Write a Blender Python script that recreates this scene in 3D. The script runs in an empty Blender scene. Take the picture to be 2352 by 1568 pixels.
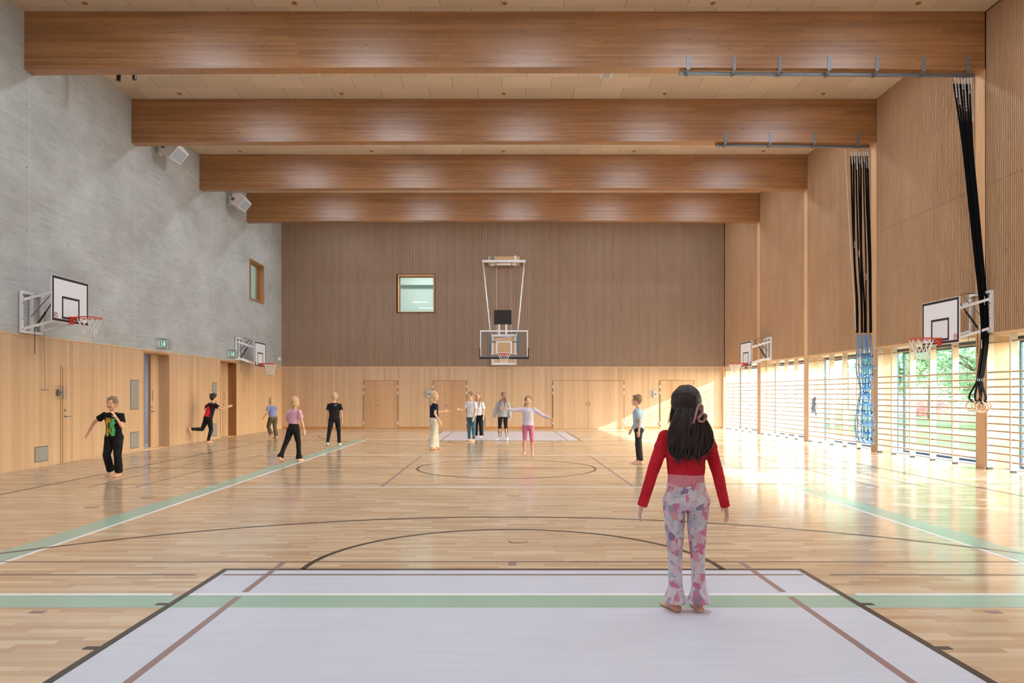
import bpy, math, random
from mathutils import Vector, Matrix, Quaternion
random.seed(7)
PI = math.pi
SC = bpy.context.scene
COL = SC.collection

# ------------------------------------------------------------------ camera, sky, sun, exposure
F, VX, VY, EYE = 1635.0, 1152.0, 904.6, 1.482      # focal length and vanishing point in the 2352x1568 frame, eye height
cd = bpy.data.cameras.new('camera'); cam = bpy.data.objects.new('camera', cd); COL.objects.link(cam)
cam.location = (0, 0, EYE); cam.rotation_euler = (PI/2, 0, 0)
cd.sensor_width = 36; cd.lens = F/2352*36
cd.shift_x = (1176-VX)/2352; cd.shift_y = (VY-784)/2352
cd.clip_start = 0.05; cd.clip_end = 400
SC.camera = cam
SC.view_settings.view_transform = 'Standard'; SC.view_settings.look = 'None'
SC.view_settings.exposure = 0.0; SC.view_settings.gamma = 1.0
SC.view_settings.use_curve_mapping = False

SUNV = Vector((-1.0, 0.274, -0.406)).normalized()
w = bpy.data.worlds.new('sky'); SC.world = w; w.use_nodes = True
wn = w.node_tree; wn.nodes.clear()
wo = wn.nodes.new('ShaderNodeOutputWorld'); wb = wn.nodes.new('ShaderNodeBackground')
sk = wn.nodes.new('ShaderNodeTexSky'); sk.sky_type = 'NISHITA'; sk.sun_disc = False
sk.sun_elevation = math.asin(-SUNV.z); sk.sun_rotation = math.atan2(-SUNV.x, -SUNV.y)
wn.links.new(sk.outputs[0], wb.inputs[0]); wb.inputs[1].default_value = 2.7
wn.links.new(wb.outputs[0], wo.inputs[0])
sl = bpy.data.lights.new('sun', 'SUN'); sl.energy = 21.0; sl.angle = math.radians(0.3); sl.color = (0.87, 0.93, 1.0)
so = bpy.data.objects.new('sun', sl); COL.objects.link(so)
so.rotation_euler = SUNV.to_track_quat('-Z', 'Y').to_euler(); so.location = (40, -30, 20)
LAMP_POWER = 88.0

SC.cycles.max_bounces = 8; SC.cycles.diffuse_bounces = 4; SC.cycles.glossy_bounces = 3
SC.cycles.transmission_bounces = 4; SC.cycles.transparent_max_bounces = 12
SC.cycles.sample_clamp_indirect = 6.0; SC.cycles.caustics_reflective = True; SC.cycles.caustics_refractive = False
SC.cycles.blur_glossy = 0.4
SC.cycles.use_denoising = True; SC.cycles.use_adaptive_sampling = True; SC.cycles.adaptive_threshold = 0.02

# ------------------------------------------------------------------ node helpers / materials
class NT:
    def __init__(s, name):
        s.m = bpy.data.materials.new(name); s.m.use_nodes = True
        s.t = s.m.node_tree; s.b = s.t.nodes['Principled BSDF']; s.out = s.t.nodes['Material Output']
    def n(s, typ, **kw):
        x = s.t.nodes.new(typ)
        for k, v in kw.items(): setattr(x, k, v)
        return x
    def put(s, inp, v):
        if v is None: return
        if isinstance(v, bpy.types.NodeSocket): s.t.links.new(v, inp)
        else: inp.default_value = v
    def math(s, op, a, b=None, c=None):
        x = s.n('ShaderNodeMath', operation=op)
        for i, v in enumerate((a, b, c)):
            if v is not None: s.put(x.inputs[i], v)
        return x.outputs[0]
    def pos(s, world=False):
        return s.n('ShaderNodeNewGeometry').outputs['Position'] if world else s.n('ShaderNodeTexCoord').outputs['Object']
    def xyz(s, v):
        x = s.n('ShaderNodeSeparateXYZ'); s.put(x.inputs[0], v); return x.outputs[0], x.outputs[1], x.outputs[2]
    def comb(s, a, b, c=0.0):
        x = s.n('ShaderNodeCombineXYZ'); s.put(x.inputs[0], a); s.put(x.inputs[1], b); s.put(x.inputs[2], c); return x.outputs[0]
    def scale(s, v, sc):
        x = s.n('ShaderNodeVectorMath', operation='MULTIPLY'); s.put(x.inputs[0], v); x.inputs[1].default_value = sc; return x.outputs[0]
    def noise(s, v, sc=1.0, det=4.0, rough=.55, dist=0.0):
        x = s.n('ShaderNodeTexNoise'); s.put(x.inputs['Vector'], v)
        x.inputs['Scale'].default_value = sc; x.inputs['Detail'].default_value = det
        x.inputs['Roughness'].default_value = rough; x.inputs['Distortion'].default_value = dist
        return x.outputs[0]
    def white(s, v):
        x = s.n('ShaderNodeTexWhiteNoise', noise_dimensions='3D'); s.put(x.inputs['Vector'], v); return x.outputs[0]
    def rng(s, v, a, b, c, d):
        x = s.n('ShaderNodeMapRange'); s.put(x.inputs[0], v)
        for i, q in enumerate((a, b, c, d)): x.inputs[i+1].default_value = q
        return x.outputs[0]
    def mix(s, f, a, b, mode='MIX'):
        x = s.n('ShaderNodeMix', data_type='RGBA', blend_type=mode)
        s.put(x.inputs[0], f)
        for i, v in ((6, a), (7, b)):
            if isinstance(v, tuple): v = (*v[:3], 1)
            s.put(x.inputs[i], v)
        return x.outputs[2]
    def ramp(s, f, stops):
        x = s.n('ShaderNodeValToRGB'); s.put(x.inputs[0], f); e = x.color_ramp.elements
        while len(e) < len(stops): e.new(.5)
        for k, (p, c) in zip(e, stops): k.position = p; k.color = (*c, 1)
        return x.outputs[0]
    def vor(s, v, sc, feat='F1'):
        x = s.n('ShaderNodeTexVoronoi', feature=feat); s.put(x.inputs['Vector'], v); x.inputs['Scale'].default_value = sc
        return x
    def bump(s, h, strength=.3, dist=.01):
        x = s.n('ShaderNodeBump'); x.inputs['Strength'].default_value = strength; x.inputs['Distance'].default_value = dist
        s.put(x.inputs['Height'], h); s.t.links.new(x.outputs[0], s.b.inputs['Normal'])
    def set(s, color=None, rough=None, metal=None, spec=None, **kw):
        if color is not None: s.put(s.b.inputs['Base Color'], (*color[:3], 1) if isinstance(color, tuple) else color)
        s.put(s.b.inputs['Roughness'], rough); s.put(s.b.inputs['Metallic'], metal); s.put(s.b.inputs['Specular IOR Level'], spec)
        for k, v in kw.items(): s.put(s.b.inputs[k], v)
        return s.m

def lin(r, g, b):
    f = lambda c: (c/255/12.92) if c/255 <= .04045 else ((c/255+.055)/1.055)**2.4
    return (f(r), f(g), f(b))
def sc3(c, k): return tuple(min(1, v*k) for v in c)

def plain(name, c, rough=.5, metal=0.0, spec=.5, grain=.06, gscale=40.0):
    t = NT(name); n = t.noise(t.pos(), gscale, 3)
    col = t.mix(t.rng(n, .3, .7, 0, 1), sc3(c, 1-grain), sc3(c, 1+grain))
    return t.set(col, rough, metal, spec)

def cloth(name, c, c2=None, rough=.85):
    t = NT(name); p = t.pos(); n = t.noise(p, 7, 4, .6)
    col = t.mix(t.rng(n, .35, .65, 0, 1), sc3(c, .88), c2 or sc3(c, 1.12))
    t.bump(t.noise(t.scale(p, (9, 9, 5)), 1.0, 5, .6, 1.2), .6, .03)
    return t.set(col, rough, 0, .2)

def wood_boards(name, cA, cB, board, dark=.86, rough=.42, spec=.4, joint=2.45):
    """vertical oak veneer: per-board tone and vertical grain; u runs along the wall (x+y)"""
    t = NT(name); x, y, z = t.xyz(t.pos(True)); u = t.math('ADD', x, y)
    bid = t.math('FLOOR', t.math('DIVIDE', u, board))
    wv = t.white(t.comb(bid, 3.0, 1.0)); wv2 = t.white(t.comb(t.math('FLOOR', t.math('DIVIDE', u, board*.37)), 9.0, 2.0))
    g = t.noise(t.comb(t.math('MULTIPLY', u, 60.0), t.math('MULTIPLY', z, 1.3), wv), 1.0, 5, .65)
    g2 = t.noise(t.comb(t.math('MULTIPLY', u, 3.0), t.math('MULTIPLY', z, .4), 5.0), 1.0, 2)
    f = t.math('ADD', t.math('MULTIPLY', wv, .40), t.math('ADD', t.math('MULTIPLY', wv2, .2), t.math('ADD', t.math('MULTIPLY', g, .5), t.math('MULTIPLY', g2, .25))))
    col = t.mix(t.rng(f, .35, 1.0, 0, 1), cA, cB)
    fr = t.math('FRACT', t.math('DIVIDE', u, joint))
    col = t.mix(t.math('LESS_THAN', fr, .0035/joint*2), col, sc3(cA, .45))
    return t.set(col, rough, 0, spec)

def grain_wood(name, cA, cB, axis='x', rough=.4, spec=.5, knots=0.0, lam=0.0, gs=38.0, coat=0.0):
    t = NT(name); x, y, z = t.xyz(t.pos())
    a, b, c = {'x': (x, y, z), 'y': (y, x, z), 'z': (z, x, y)}[axis]
    v = t.comb(t.math('MULTIPLY', a, 1.4), t.math('MULTIPLY', b, gs), t.math('MULTIPLY', c, gs))
    n = t.noise(v, 1.0, 5, .62, .3); n2 = t.noise(t.comb(t.math('MULTIPLY', a, .5), t.math('MULTIPLY', b, 3.), t.math('MULTIPLY', c, 3.)), 1.0, 3)
    f = t.math('ADD', t.math('MULTIPLY', n, .6), t.math('MULTIPLY', n2, .5))
    if lam > 0:
        l = t.math('FLOOR', t.math('DIVIDE', c, lam)); seg = t.math('FLOOR', t.math('ADD', t.math('DIVIDE', a, 2.7), t.math('MULTIPLY', t.white(t.comb(l, 1.0, 7.0)), 5.)))
        f = t.math('ADD', f, t.math('MULTIPLY', t.math('SUBTRACT', t.white(t.comb(l, seg, 2.0)), .5), .3))
    col = t.mix(t.rng(f, .3, .8, 0, 1), cA, cB)
    if knots > 0:
        vo = t.vor(t.comb(t.math('MULTIPLY', a, 3.2), t.math('MULTIPLY', b, 11.0), t.math('MULTIPLY', c, 12.0)), 1.0)
        k = t.rng(vo.outputs['Distance'], .06, .19, 1, 0); keep = t.math('GREATER_THAN', t.white(vo.outputs['Position']), 1-knots)
        col = t.mix(t.math('MULTIPLY', t.math('MULTIPLY', k, keep), .62), col, sc3(cA, .30))
    return t.set(col, rough, 0, spec, **({'Coat Weight': coat, 'Coat Roughness': .25} if coat else {}))

M = {}
M['slat'] = grain_wood('pine_batten_bounce', lin(180, 142, 109), lin(203, 165, 130), 'z', .5, .3, 0, 0, 25)  # right wall: warm light bounced off the floor is put into the colour
M['slat2'] = grain_wood('pine_batten_no_bounce', lin(180, 152, 130), lin(202, 174, 152), 'z', .5, .3, 0, 0, 25)  # same pine on the back wall, without the bounce tint
M['slat_back'] = plain('batten_backing', lin(56, 42, 33), .9, 0, .1)  # dark brown stands in for the shade between the battens
M['oak'] = wood_boards('oak_veneer', lin(182, 151, 123), lin(204, 175, 147), .115)
M['oak_door'] = wood_boards('oak_door_veneer', lin(176, 138, 106), lin(198, 162, 130), .30, joint=90.0)
M['oak_edge'] = grain_wood('oak_solid_edge', lin(205, 160, 115), lin(232, 196, 150), 'y', .4)
M['oak_dark'] = grain_wood('oak_reveal', lin(160, 108, 62), lin(186, 134, 86), 'z', .45)
M['glulam'] = grain_wood('glulam_spruce', lin(132, 86, 46), lin(172, 122, 74), 'x', .40, 1.0, .34, .045, 30)
M['column'] = grain_wood('glulam_column', lin(204, 160, 116), lin(222, 184, 144), 'z', .4, .4, .14, 0, 18)
M['bar'] = grain_wood('wall_bar_pine', lin(178, 140, 106), lin(198, 164, 132), 'y', .4, .4)
M['upright'] = grain_wood('wall_bar_upright_pine', lin(206, 186, 162), lin(224, 206, 186), 'z', .4, .4)  # paler than the rungs: sky light on the sides put into the colour
M['steel'] = plain('galvanised_steel', lin(128, 133, 140), .5, .6)
M['chain'] = plain('bright_chain', lin(215, 215, 218), .4, .4)
M['white'] = plain('white_powder_coat', lin(236, 236, 240), .35)
M['board_white'] = plain('white_board', lin(236, 238, 246), .3, grain=.01)
M['black'] = plain('black_plastic', lin(34, 30, 30), .5)
M['line_dark'] = plain('dark_line', lin(44, 42, 44), .35)
M['red'] = plain('orange_red_paint', lin(206, 52, 36), .35)
M['netw'] = plain('white_nylon', lin(240, 238, 236), .8)
M['grey_panel'] = plain('grey_hatch', lin(142, 142, 144), .5, 0, .4, .03)
M['dark_gap'] = plain('shadow_gap', lin(54, 42, 34), .9)
M['strap'] = plain('black_webbing', lin(14, 14, 18), .9, 0, .15)
M['blue_rope'] = plain('blue_rope', lin(84, 150, 212), .6, grain=.2, gscale=90)
M['knot'] = plain('dark_knot', lin(42, 58, 82), .7)
M['ring_wood'] = grain_wood('birch_ring', lin(205, 160, 132), lin(232, 196, 170), 'y', .35)
M['frame_dark'] = plain('dark_window_frame', lin(70, 92, 112), .4, .3)
M['sill'] = plain('pale_sill', lin(196, 204, 214), .4)
M['brown_disc'] = plain('brown_wood_disc', lin(150, 96, 44), .4)
M['plaster'] = plain('white_plaster', lin(220, 230, 226), .8, grain=.02); M['teal_wall'] = plain('pale_teal_wall', lin(190, 206, 202), .8, grain=.02)
M['corridor'] = plain('corridor_grey', lin(176, 186, 206), .7, grain=.02)
M['skin'] = plain('skin', lin(228, 178, 154), .5, 0, .3, .05, 20)
M['eye'] = plain('eye_dark', lin(38, 28, 26), .25)
M['lip'] = plain('lip', lin(186, 98, 92), .45)

def mat_lamp():
    t = NT('lamp_diffuser'); e = t.n('ShaderNodeEmission'); e.inputs[0].default_value = (.80, .90, 1.0, 1); e.inputs[1].default_value = LAMP_POWER
    t.t.links.new(e.outputs[0], t.out.inputs[0]); return t.m
M['lamp'] = mat_lamp()
def mat_screen(name, c, s):
    t = NT(name); t.set(c, .4, **{'Emission Color': (*c, 1), 'Emission Strength': s}); return t.m
M['exit_green'] = mat_screen('exit_green', lin(70, 160, 125), .35)
M['exit_white'] = mat_screen('exit_white', lin(220, 245, 230), .9)
def mat_glass(name, tint, refl=.08):
    t = NT(name); t.t.nodes.remove(t.b)
    tr = t.n('ShaderNodeBsdfTransparent'); tr.inputs[0].default_value = (*tint, 1)
    gl = t.n('ShaderNodeBsdfGlossy'); gl.inputs['Roughness'].default_value = .01
    ge = t.n('ShaderNodeNewGeometry'); dp = t.n('ShaderNodeVectorMath', operation='DOT_PRODUCT')
    t.t.links.new(ge.outputs['Incoming'], dp.inputs[0]); t.t.links.new(ge.outputs['Normal'], dp.inputs[1])
    c5 = t.math('POWER', t.math('SUBTRACT', 1.0, t.math('ABSOLUTE', dp.outputs['Value'])), 5.0)
    mx = t.n('ShaderNodeMixShader'); t.t.links.new(t.math('ADD', t.math('MULTIPLY', c5, .9), .04), mx.inputs[0])
    t.t.links.new(tr.outputs[0], mx.inputs[1]); t.t.links.new(gl.outputs[0], mx.inputs[2]); t.t.links.new(mx.outputs[0], t.out.inputs[0])
    return t.m
M['glass'] = mat_glass('window_glass', (.93, .97, .96))
M['glass_green'] = mat_glass('green_tinted_glass', (.955, .985, .975))
M['board_glass'] = mat_glass('acrylic', (.95, .96, .97))

def mat_floor():
    t = NT('oak_strip_parquet'); x, y, z = t.xyz(t.pos(True))
    row = t.math('FLOOR', t.math('DIVIDE', y, .068))
    rr = t.white(t.comb(row, 4.0, 1.0))
    ln = t.math('ADD', t.math('MULTIPLY', t.white(t.comb(row, 8.0, 3.0)), .35), .42)
    u = t.math('ADD', t.math('DIVIDE', x, ln), t.math('MULTIPLY', rr, 23.0))
    pid = t.math('FLOOR', u)
    tone = t.white(t.comb(pid, row, 5.0))
    g = t.noise(t.comb(t.math('MULTIPLY', x, 2.2), t.math('MULTIPLY', y, 60.0), tone), 1.0, 5, .6, .2)
    f = t.math('ADD', t.math('MULTIPLY', tone, .62), t.math('MULTIPLY', g, .40))
    col = t.ramp(f, [(.08, lin(198, 162, 126)), (.35, lin(212, 180, 146)), (.65, lin(222, 194, 160)), (.95, lin(236, 212, 182))])
    ey = t.math('FRACT', t.math('DIVIDE', y, .068)); ex = t.math('FRACT', u)
    edge = t.math('MAXIMUM', t.math('LESS_THAN', ey, .022), t.math('LESS_THAN', ex, .004))
    col = t.mix(t.math('MULTIPLY', edge, .45), col, lin(120, 84, 54))
    rgh = t.math('ADD', t.math('MULTIPLY', tone, .04), .12)
    hb = t.math('ADD', t.math('MULTIPLY', t.noise(t.comb(t.math('MULTIPLY', x, 1.2), t.math('MULTIPLY', y, 5.0), 0.0), 1.0, 2), 1.0), t.math('MULTIPLY', tone, .06))
    t.bump(hb, .12, .01)
    return t.set(col, rgh, 0, .55)
M['floor'] = mat_floor()
def paint(name, c):
    t = NT(name); x, y, z = t.xyz(t.pos(True))
    n = t.noise(t.comb(t.math('MULTIPLY', x, 1.5), t.math('MULTIPLY', y, 12.0), 0.0), 1.0, 4)
    return t.set(t.mix(t.rng(n, .3, .7, 0, 1), sc3(c, .97), sc3(c, 1.03)), .22, 0, .5)
M['p_key'] = paint('lavender_grey_court_paint', lin(219, 222, 234)); M['p_green'] = paint('sage_green_court_paint', lin(170, 199, 178))
M['p_white'] = paint('white_court_paint', lin(252, 252, 255)); M['p_black'] = paint('black_court_paint', lin(66, 58, 56))
M['p_mauve'] = paint('mauve_court_paint', lin(158, 132, 128)); M['p_brown'] = paint('brown_court_paint', lin(136, 112, 100))

def mat_concrete():
    t = NT('board_marked_concrete'); x, y, z = t.xyz(t.pos(True))
    s1 = t.noise(t.comb(t.math('MULTIPLY', y, .9), t.math('MULTIPLY', z, 26.0), 0.0), 1.0, 6, .66, .25)
    s2 = t.noise(t.comb(t.math('MULTIPLY', y, .6), t.math('MULTIPLY', z, .8), 3.0), 1.0, 5, .6)
    s3 = t.noise(t.comb(t.math('MULTIPLY', y, 5.0), t.math('MULTIPLY', z, 70.0), 7.0), 1.0, 4, .7)
    s4 = t.noise(t.comb(t.math('MULTIPLY', y, 2.2), t.math('MULTIPLY', z, 5.0), 9.0), 1.0, 6, .7, .5)
    f = t.math('ADD', t.math('ADD', t.math('MULTIPLY', s1, .34), t.math('MULTIPLY', s4, .22)), t.math('ADD', t.math('MULTIPLY', s2, .48), t.math('MULTIPLY', s3, .13)))
    col = t.ramp(f, [(.38, lin(144, 145, 145)), (.55, lin(172, 174, 174)), (.72, lin(197, 200, 201))])
    fr = t.math('FRACT', t.math('DIVIDE', t.math('SUBTRACT', y, 14.2), 4.08))
    col = t.mix(t.math('MULTIPLY', t.math('LESS_THAN', fr, .006), .45), col, lin(205, 207, 206))
    # formwork tie holes
    a = t.math('SUBTRACT', t.math('FRACT', t.math('DIVIDE', t.math('SUBTRACT', y, 14.8), 1.36)), .5)
    b = t.math('SUBTRACT', t.math('FRACT', t.math('DIVIDE', t.math('SUBTRACT', z, .35), 1.25)), .5)
    d = t.math('SQRT', t.math('ADD', t.math('POWER', t.math('MULTIPLY', a, 1.36), 2.0), t.math('POWER', t.math('MULTIPLY', b, 1.25), 2.0)))
    col = t.mix(t.rng(d, .034, .042, .75, 0), col, lin(196, 198, 196))
    col = t.mix(t.rng(d, .020, .028, .9, 0), col, lin(116, 117, 116))
    t.bump(f, .25, .008)
    return t.set(col, .55, 0, .35)
M['concrete'] = mat_concrete()
def mat_ceiling():
    t = NT('wood_wool_acoustic_board'); x, y, z = t.xyz(t.pos(True))
    row = t.math('FLOOR', t.math('DIVIDE', t.math('SUBTRACT', y, .09), .6))
    u = t.math('ADD', t.math('DIVIDE', x, 1.2), t.math('MULTIPLY', row, .5))
    e = t.math('MAXIMUM', t.math('LESS_THAN', t.math('FRACT', u), .010), t.math('MULTIPLY', t.math('LESS_THAN', t.math('FRACT', t.math('DIVIDE', t.math('SUBTRACT', y, .09), .6)), .02), .45))
    n = t.noise(t.pos(True), 60, 3, .7); tone = t.white(t.comb(t.math('FLOOR', u), row, 1.0))
    col = t.mix(t.rng(t.math('ADD', t.math('MULTIPLY', n, .8), t.math('MULTIPLY', tone, .2)), .3, .75, 0, 1), lin(194, 174, 154), lin(222, 204, 186))
    col = t.mix(t.math('MULTIPLY', e, .6), col, lin(104, 84, 64))
    t.bump(n, .4, .01)
    return t.set(col, .95, 0, .1)
M['ceiling'] = mat_ceiling()
def mat_grass():
    t = NT('lawn'); n = t.noise(t.pos(True), 1.2, 6, .7)
    return t.set(t.ramp(n, [(.3, lin(70, 96, 50)), (.55, lin(92, 122, 66)), (.75, lin(124, 146, 84))]), .9, 0, .2)
M['grass'] = mat_grass(); M['path'] = plain('pale_gravel', lin(160, 158, 152), .9)
def mat_leaf(name, a, b):
    t = NT(name); n = t.noise(t.pos(), 1.5, 3); c = t.mix(t.rng(n, .3, .7, 0, 1), a, b)
    t.set(c, .5, 0, .3); tl = t.n('ShaderNodeBsdfTranslucent'); t.t.links.new(c, tl.inputs[0]); mx = t.n('ShaderNodeMixShader'); mx.inputs[0].default_value = .45
    t.t.links.new(t.b.outputs[0], mx.inputs[1]); t.t.links.new(tl.outputs[0], mx.inputs[2]); t.t.links.new(mx.outputs[0], t.out.inputs[0]); return t.m
M['leaf'] = mat_leaf('tree_leaf', lin(132, 168, 130), lin(184, 208, 168)); M['leaf_blue'] = mat_leaf('spruce_needle', lin(120, 150, 146), lin(176, 200, 196))  # tree green paled, overexposure haze put into the colour
M['bark'] = plain('bark', lin(96, 82, 70), .9, grain=.2); M['red_leaf'] = mat_leaf('red_shrub_leaf', lin(190, 110, 112), lin(222, 150, 146))  # shrub red lightened to carry the outdoor haze

# ------------------------------------------------------------------ geometry helpers
class MB:
    def __init__(s): s.v = []; s.f = []; s.mi = []; s.cur = 0
    def add(s, vs, fs):
        o = len(s.v); s.v += [tuple(p) for p in vs]; s.f += [tuple(i+o for i in f) for f in fs]; s.mi += [s.cur]*len(fs); return s
    def box(s, x0, x1, y0, y1, z0, z1):
        v = [(x, y, z) for x in (x0, x1) for y in (y0, y1) for z in (z0, z1)]
        return s.add(v, [(0, 1, 3, 2), (4, 6, 7, 5), (0, 4, 5, 1), (2, 3, 7, 6), (0, 2, 6, 4), (1, 5, 7, 3)])
    def obox(s, c, size, rot):
        """oriented box: centre, full size, rotation matrix (3x3)"""
        v = [Vector(c)+rot@Vector((sx*size[0]/2, sy*size[1]/2, sz*size[2]/2)) for sx in (-1, 1) for sy in (-1, 1) for sz in (-1, 1)]
        return s.add(v, [(0, 1, 3, 2), (4, 6, 7, 5), (0, 4, 5, 1), (2, 3, 7, 6), (0, 2, 6, 4), (1, 5, 7, 3)])
    def bar(s, p0, p1, wd, hd, up=(0, 0, 1)):
        """rectangular bar from p0 to p1"""
        p0, p1 = Vector(p0), Vector(p1); d = p1-p0; a = d.normalized(); r = a.cross(Vector(up))
        if r.length < 1e-4: r = a.cross(Vector((0, 1, 0)))
        r.normalize(); u = r.cross(a)
        m = Matrix((r, a, u)).transposed(); return s.obox((p0+p1)/2, (wd, d.length, hd), m)
    def bevbox(s, x0, x1, y0, y1, z0, z1, b):
        """box with chamfered vertical-plane edges (in x-z and y-z)"""
        vs = []
        for z, k in ((z0, b), (z0+b, 0), (z1-b, 0), (z1, b)):
            vs += [(x0+k+b*(k == 0)*0, y0+k, z), (x1-k, y0+k, z), (x1-k, y1-k, z), (x0+k, y1-k, z)]
        fs = [(3, 2, 1, 0), (12, 13, 14, 15)]
        for l in range(3):
            for i in range(4): a = l*4+i; c = l*4+(i+1) % 4; fs.append((a, c, c+4, a+4))
        return s.add(vs, fs)
    def quad(s, *p): return s.add(p, [tuple(range(len(p)))])
    def tube(s, pts, r, n=8, closed=False, caps=True, flat=None):
        pts = [Vector(p) for p in pts]; N = len(pts); rr = r if isinstance(r, (list, tuple)) else [r]*N
        vs = []; ref = None
        for i, p in enumerate(pts):
            if closed: t = pts[(i+1) % N]-pts[i-1]
            else: t = pts[min(i+1, N-1)]-pts[max(i-1, 0)]
            t.normalize()
            if ref is None:
                ref = t.orthogonal() if flat is None else Vector(flat)
            ref = (ref-t*ref.dot(t))
            if ref.length < 1e-5: ref = t.orthogonal()
            ref.normalize(); b = t.cross(ref)
            for k in range(n):
                a = 2*PI*k/n; ra = rr[i] if not isinstance(rr[i], tuple) else rr[i][0]; rb = rr[i] if not isinstance(rr[i], tuple) else rr[i][1]
                vs.append(p+ref*math.cos(a)*ra+b*math.sin(a)*rb)
        fs = []
        for i in range(N if closed else N-1):
            j = (i+1) % N
            for k in range(n): fs.append((i*n+k, i*n+(k+1) % n, j*n+(k+1) % n, j*n+k))
        if not closed and caps: fs += [tuple(reversed(range(n))), tuple((N-1)*n+k for k in range(n))]
        return s.add(vs, fs)
    def ribbon(s, pts, wd, th, wdir):
        wdir = Vector(wdir).normalized(); vs = []; N = len(pts)
        for i, p in enumerate(pts):
            t = (Vector(pts[min(i+1, N-1)])-Vector(pts[max(i-1, 0)])).normalized(); nn = t.cross(wdir).normalized()
            for a, b in ((-1, -1), (1, -1), (1, 1), (-1, 1)): vs.append(Vector(p)+wdir*a*wd/2+nn*b*th/2)
        fs = [(3, 2, 1, 0), tuple((N-1)*4+k for k in range(4))]
        for i in range(N-1):
            for k in range(4): fs.append((i*4+k, i*4+(k+1) % 4, i*4+4+(k+1) % 4, i*4+4+k))
        return s.add(vs, fs)
    def ring(s, c, R, r, n=32, m=8, nrm=(0, 0, 1)):
        c = Vector(c); q = Vector(nrm).normalized(); u = q.orthogonal().normalized(); v = q.cross(u)
        return s.tube([c+u*R*math.cos(2*PI*i/n)+v*R*math.sin(2*PI*i/n) for i in range(n)], r, m, closed=True, flat=q)
    def disc(s, c, r0, r1, h, n=24, nrm=(0, 0, 1)):
        c = Vector(c); q = Vector(nrm).normalized(); return s.tube([c, c+q*h], [r0, r1], n)
    def ell(s, c, r, rot=None, n=14, m=10):
        c = Vector(c); R = rot or Matrix.Identity(3); r = (r, r, r) if not isinstance(r, (tuple, list)) else r
        vs = [c+R@Vector((0, 0, r[2]))]
        for j in range(1, m):
            for k in range(n):
                a = PI*j/m; b = 2*PI*k/n; vs.append(c+R@Vector((r[0]*math.sin(a)*math.cos(b), r[1]*math.sin(a)*math.sin(b), r[2]*math.cos(a))))
        vs.append(c+R@Vector((0, 0, -r[2]))); fs = []
        for k in range(n): fs.append((0, 1+k, 1+(k+1) % n)); fs.append((len(vs)-1, 1+(m-2)*n+(k+1) % n, 1+(m-2)*n+k))
        for j in range(m-2):
            for k in range(n): fs.append((1+j*n+k, 1+(j+1)*n+k, 1+(j+1)*n+(k+1) % n, 1+j*n+(k+1) % n))
        return s.add(vs, fs)
    def cap(s, p0, p1, r0, r1, n=12):
        """round cone with hemispherical ends"""
        p0, p1 = Vector(p0), Vector(p1); t = (p1-p0).normalized() if (p1-p0).length > 1e-6 else Vector((0, 0, 1))
        pts = []; rs = []
        for a in (-80, -55, -30, 0): pts.append(p0+t*r0*math.sin(math.radians(a))); rs.append(r0*math.cos(math.radians(a)))
        for a in (0, 30, 55, 80): pts.append(p1+t*r1*math.sin(math.radians(a))); rs.append(r1*math.cos(math.radians(a)))
        if (p1-p0).length < 1e-6: pts.pop(4); rs.pop(4)
        return s.tube(pts, rs, n)
    def loft(s, rings, n=20):
        """rings: (centre, u-vector, v-vector) elliptic sections, capped"""
        vs = []
        for c, u, v in rings:
            for k in range(n):
                a = 2*PI*k/n; vs.append(Vector(c)+Vector(u)*math.cos(a)+Vector(v)*math.sin(a))
        fs = [tuple(reversed(range(n))), tuple((len(rings)-1)*n+k for k in range(n))]
        for i in range(len(rings)-1):
            for k in range(n): fs.append((i*n+k, i*n+(k+1) % n, (i+1)*n+(k+1) % n, (i+1)*n+k))
        return s.add(vs, fs)
    def build(s, name, mats, parent=None, smooth=False, loc=None):
        me = bpy.data.meshes.new(name); me.from_pydata(s.v, [], s.f)
        mats = mats if isinstance(mats, (list, tuple)) else [mats]
        for m in mats: me.materials.append(m)
        if len(mats) > 1: me.polygons.foreach_set('material_index', s.mi)
        import bmesh
        bm = bmesh.new(); bm.from_mesh(me); bmesh.ops.recalc_face_normals(bm, faces=bm.faces); bm.to_mesh(me); bm.free()
        if smooth: me.polygons.foreach_set('use_smooth', [True]*len(me.polygons))
        me.update()
        o = bpy.data.objects.new(name, me); COL.objects.link(o)
        if parent is not None: o.parent = parent
        if loc is not None: o.location = loc
        return o

def tag(o, label=None, cat=None, group=None, kind=None):
    if label: o['label'] = label
    if cat: o['category'] = cat
    if group: o['group'] = group
    if kind: o['kind'] = kind
    return o
def empty(name, loc=(0, 0, 0), rz=0.0, **kw):
    o = bpy.data.objects.new(name, None); COL.objects.link(o); o.location = loc; o.rotation_euler = (0, 0, rz); o.empty_display_size = .1
    return tag(o, **kw)
def struct(o): o['kind'] = 'structure'; return o
def kids(o): return [c for c in KIDS.get(o.name, [])]
KIDS = {}
def index_kids():
    KIDS.clear()
    for o in bpy.data.objects:
        if o.parent: KIDS.setdefault(o.parent.name, []).append(o)
def copy_tree(o, parent=None):
    c = o.copy(); COL.objects.link(c)
    if parent is not None: c.parent = parent
    for k in kids(o): copy_tree(k, c)
    return c

# ------------------------------------------------------------------ room dimensions
XL, XR, YB, YN = -9.42, 9.54, 30.5, -2.0
BEAMS = [14.05, 18.12, 22.20, 26.30]; BT = .27
ZW = 2.645                                   # top of the oak panelling / underside of the battens
def ceil_z(y): return 9.03-(y-14.05)*.0094 if y > 10 else 9.07
CX = .094; C0 = 14.28                        # court centre

def LY(px): return F*-XL/(VX-px)             # depth of a point of the left wall seen at column px
def PZ(py, d): return EYE+(VY-py)*d/F
def PX(px, d): return (px-VX)*d/F
def FY(py): return F*EYE/(py-VY)

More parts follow.
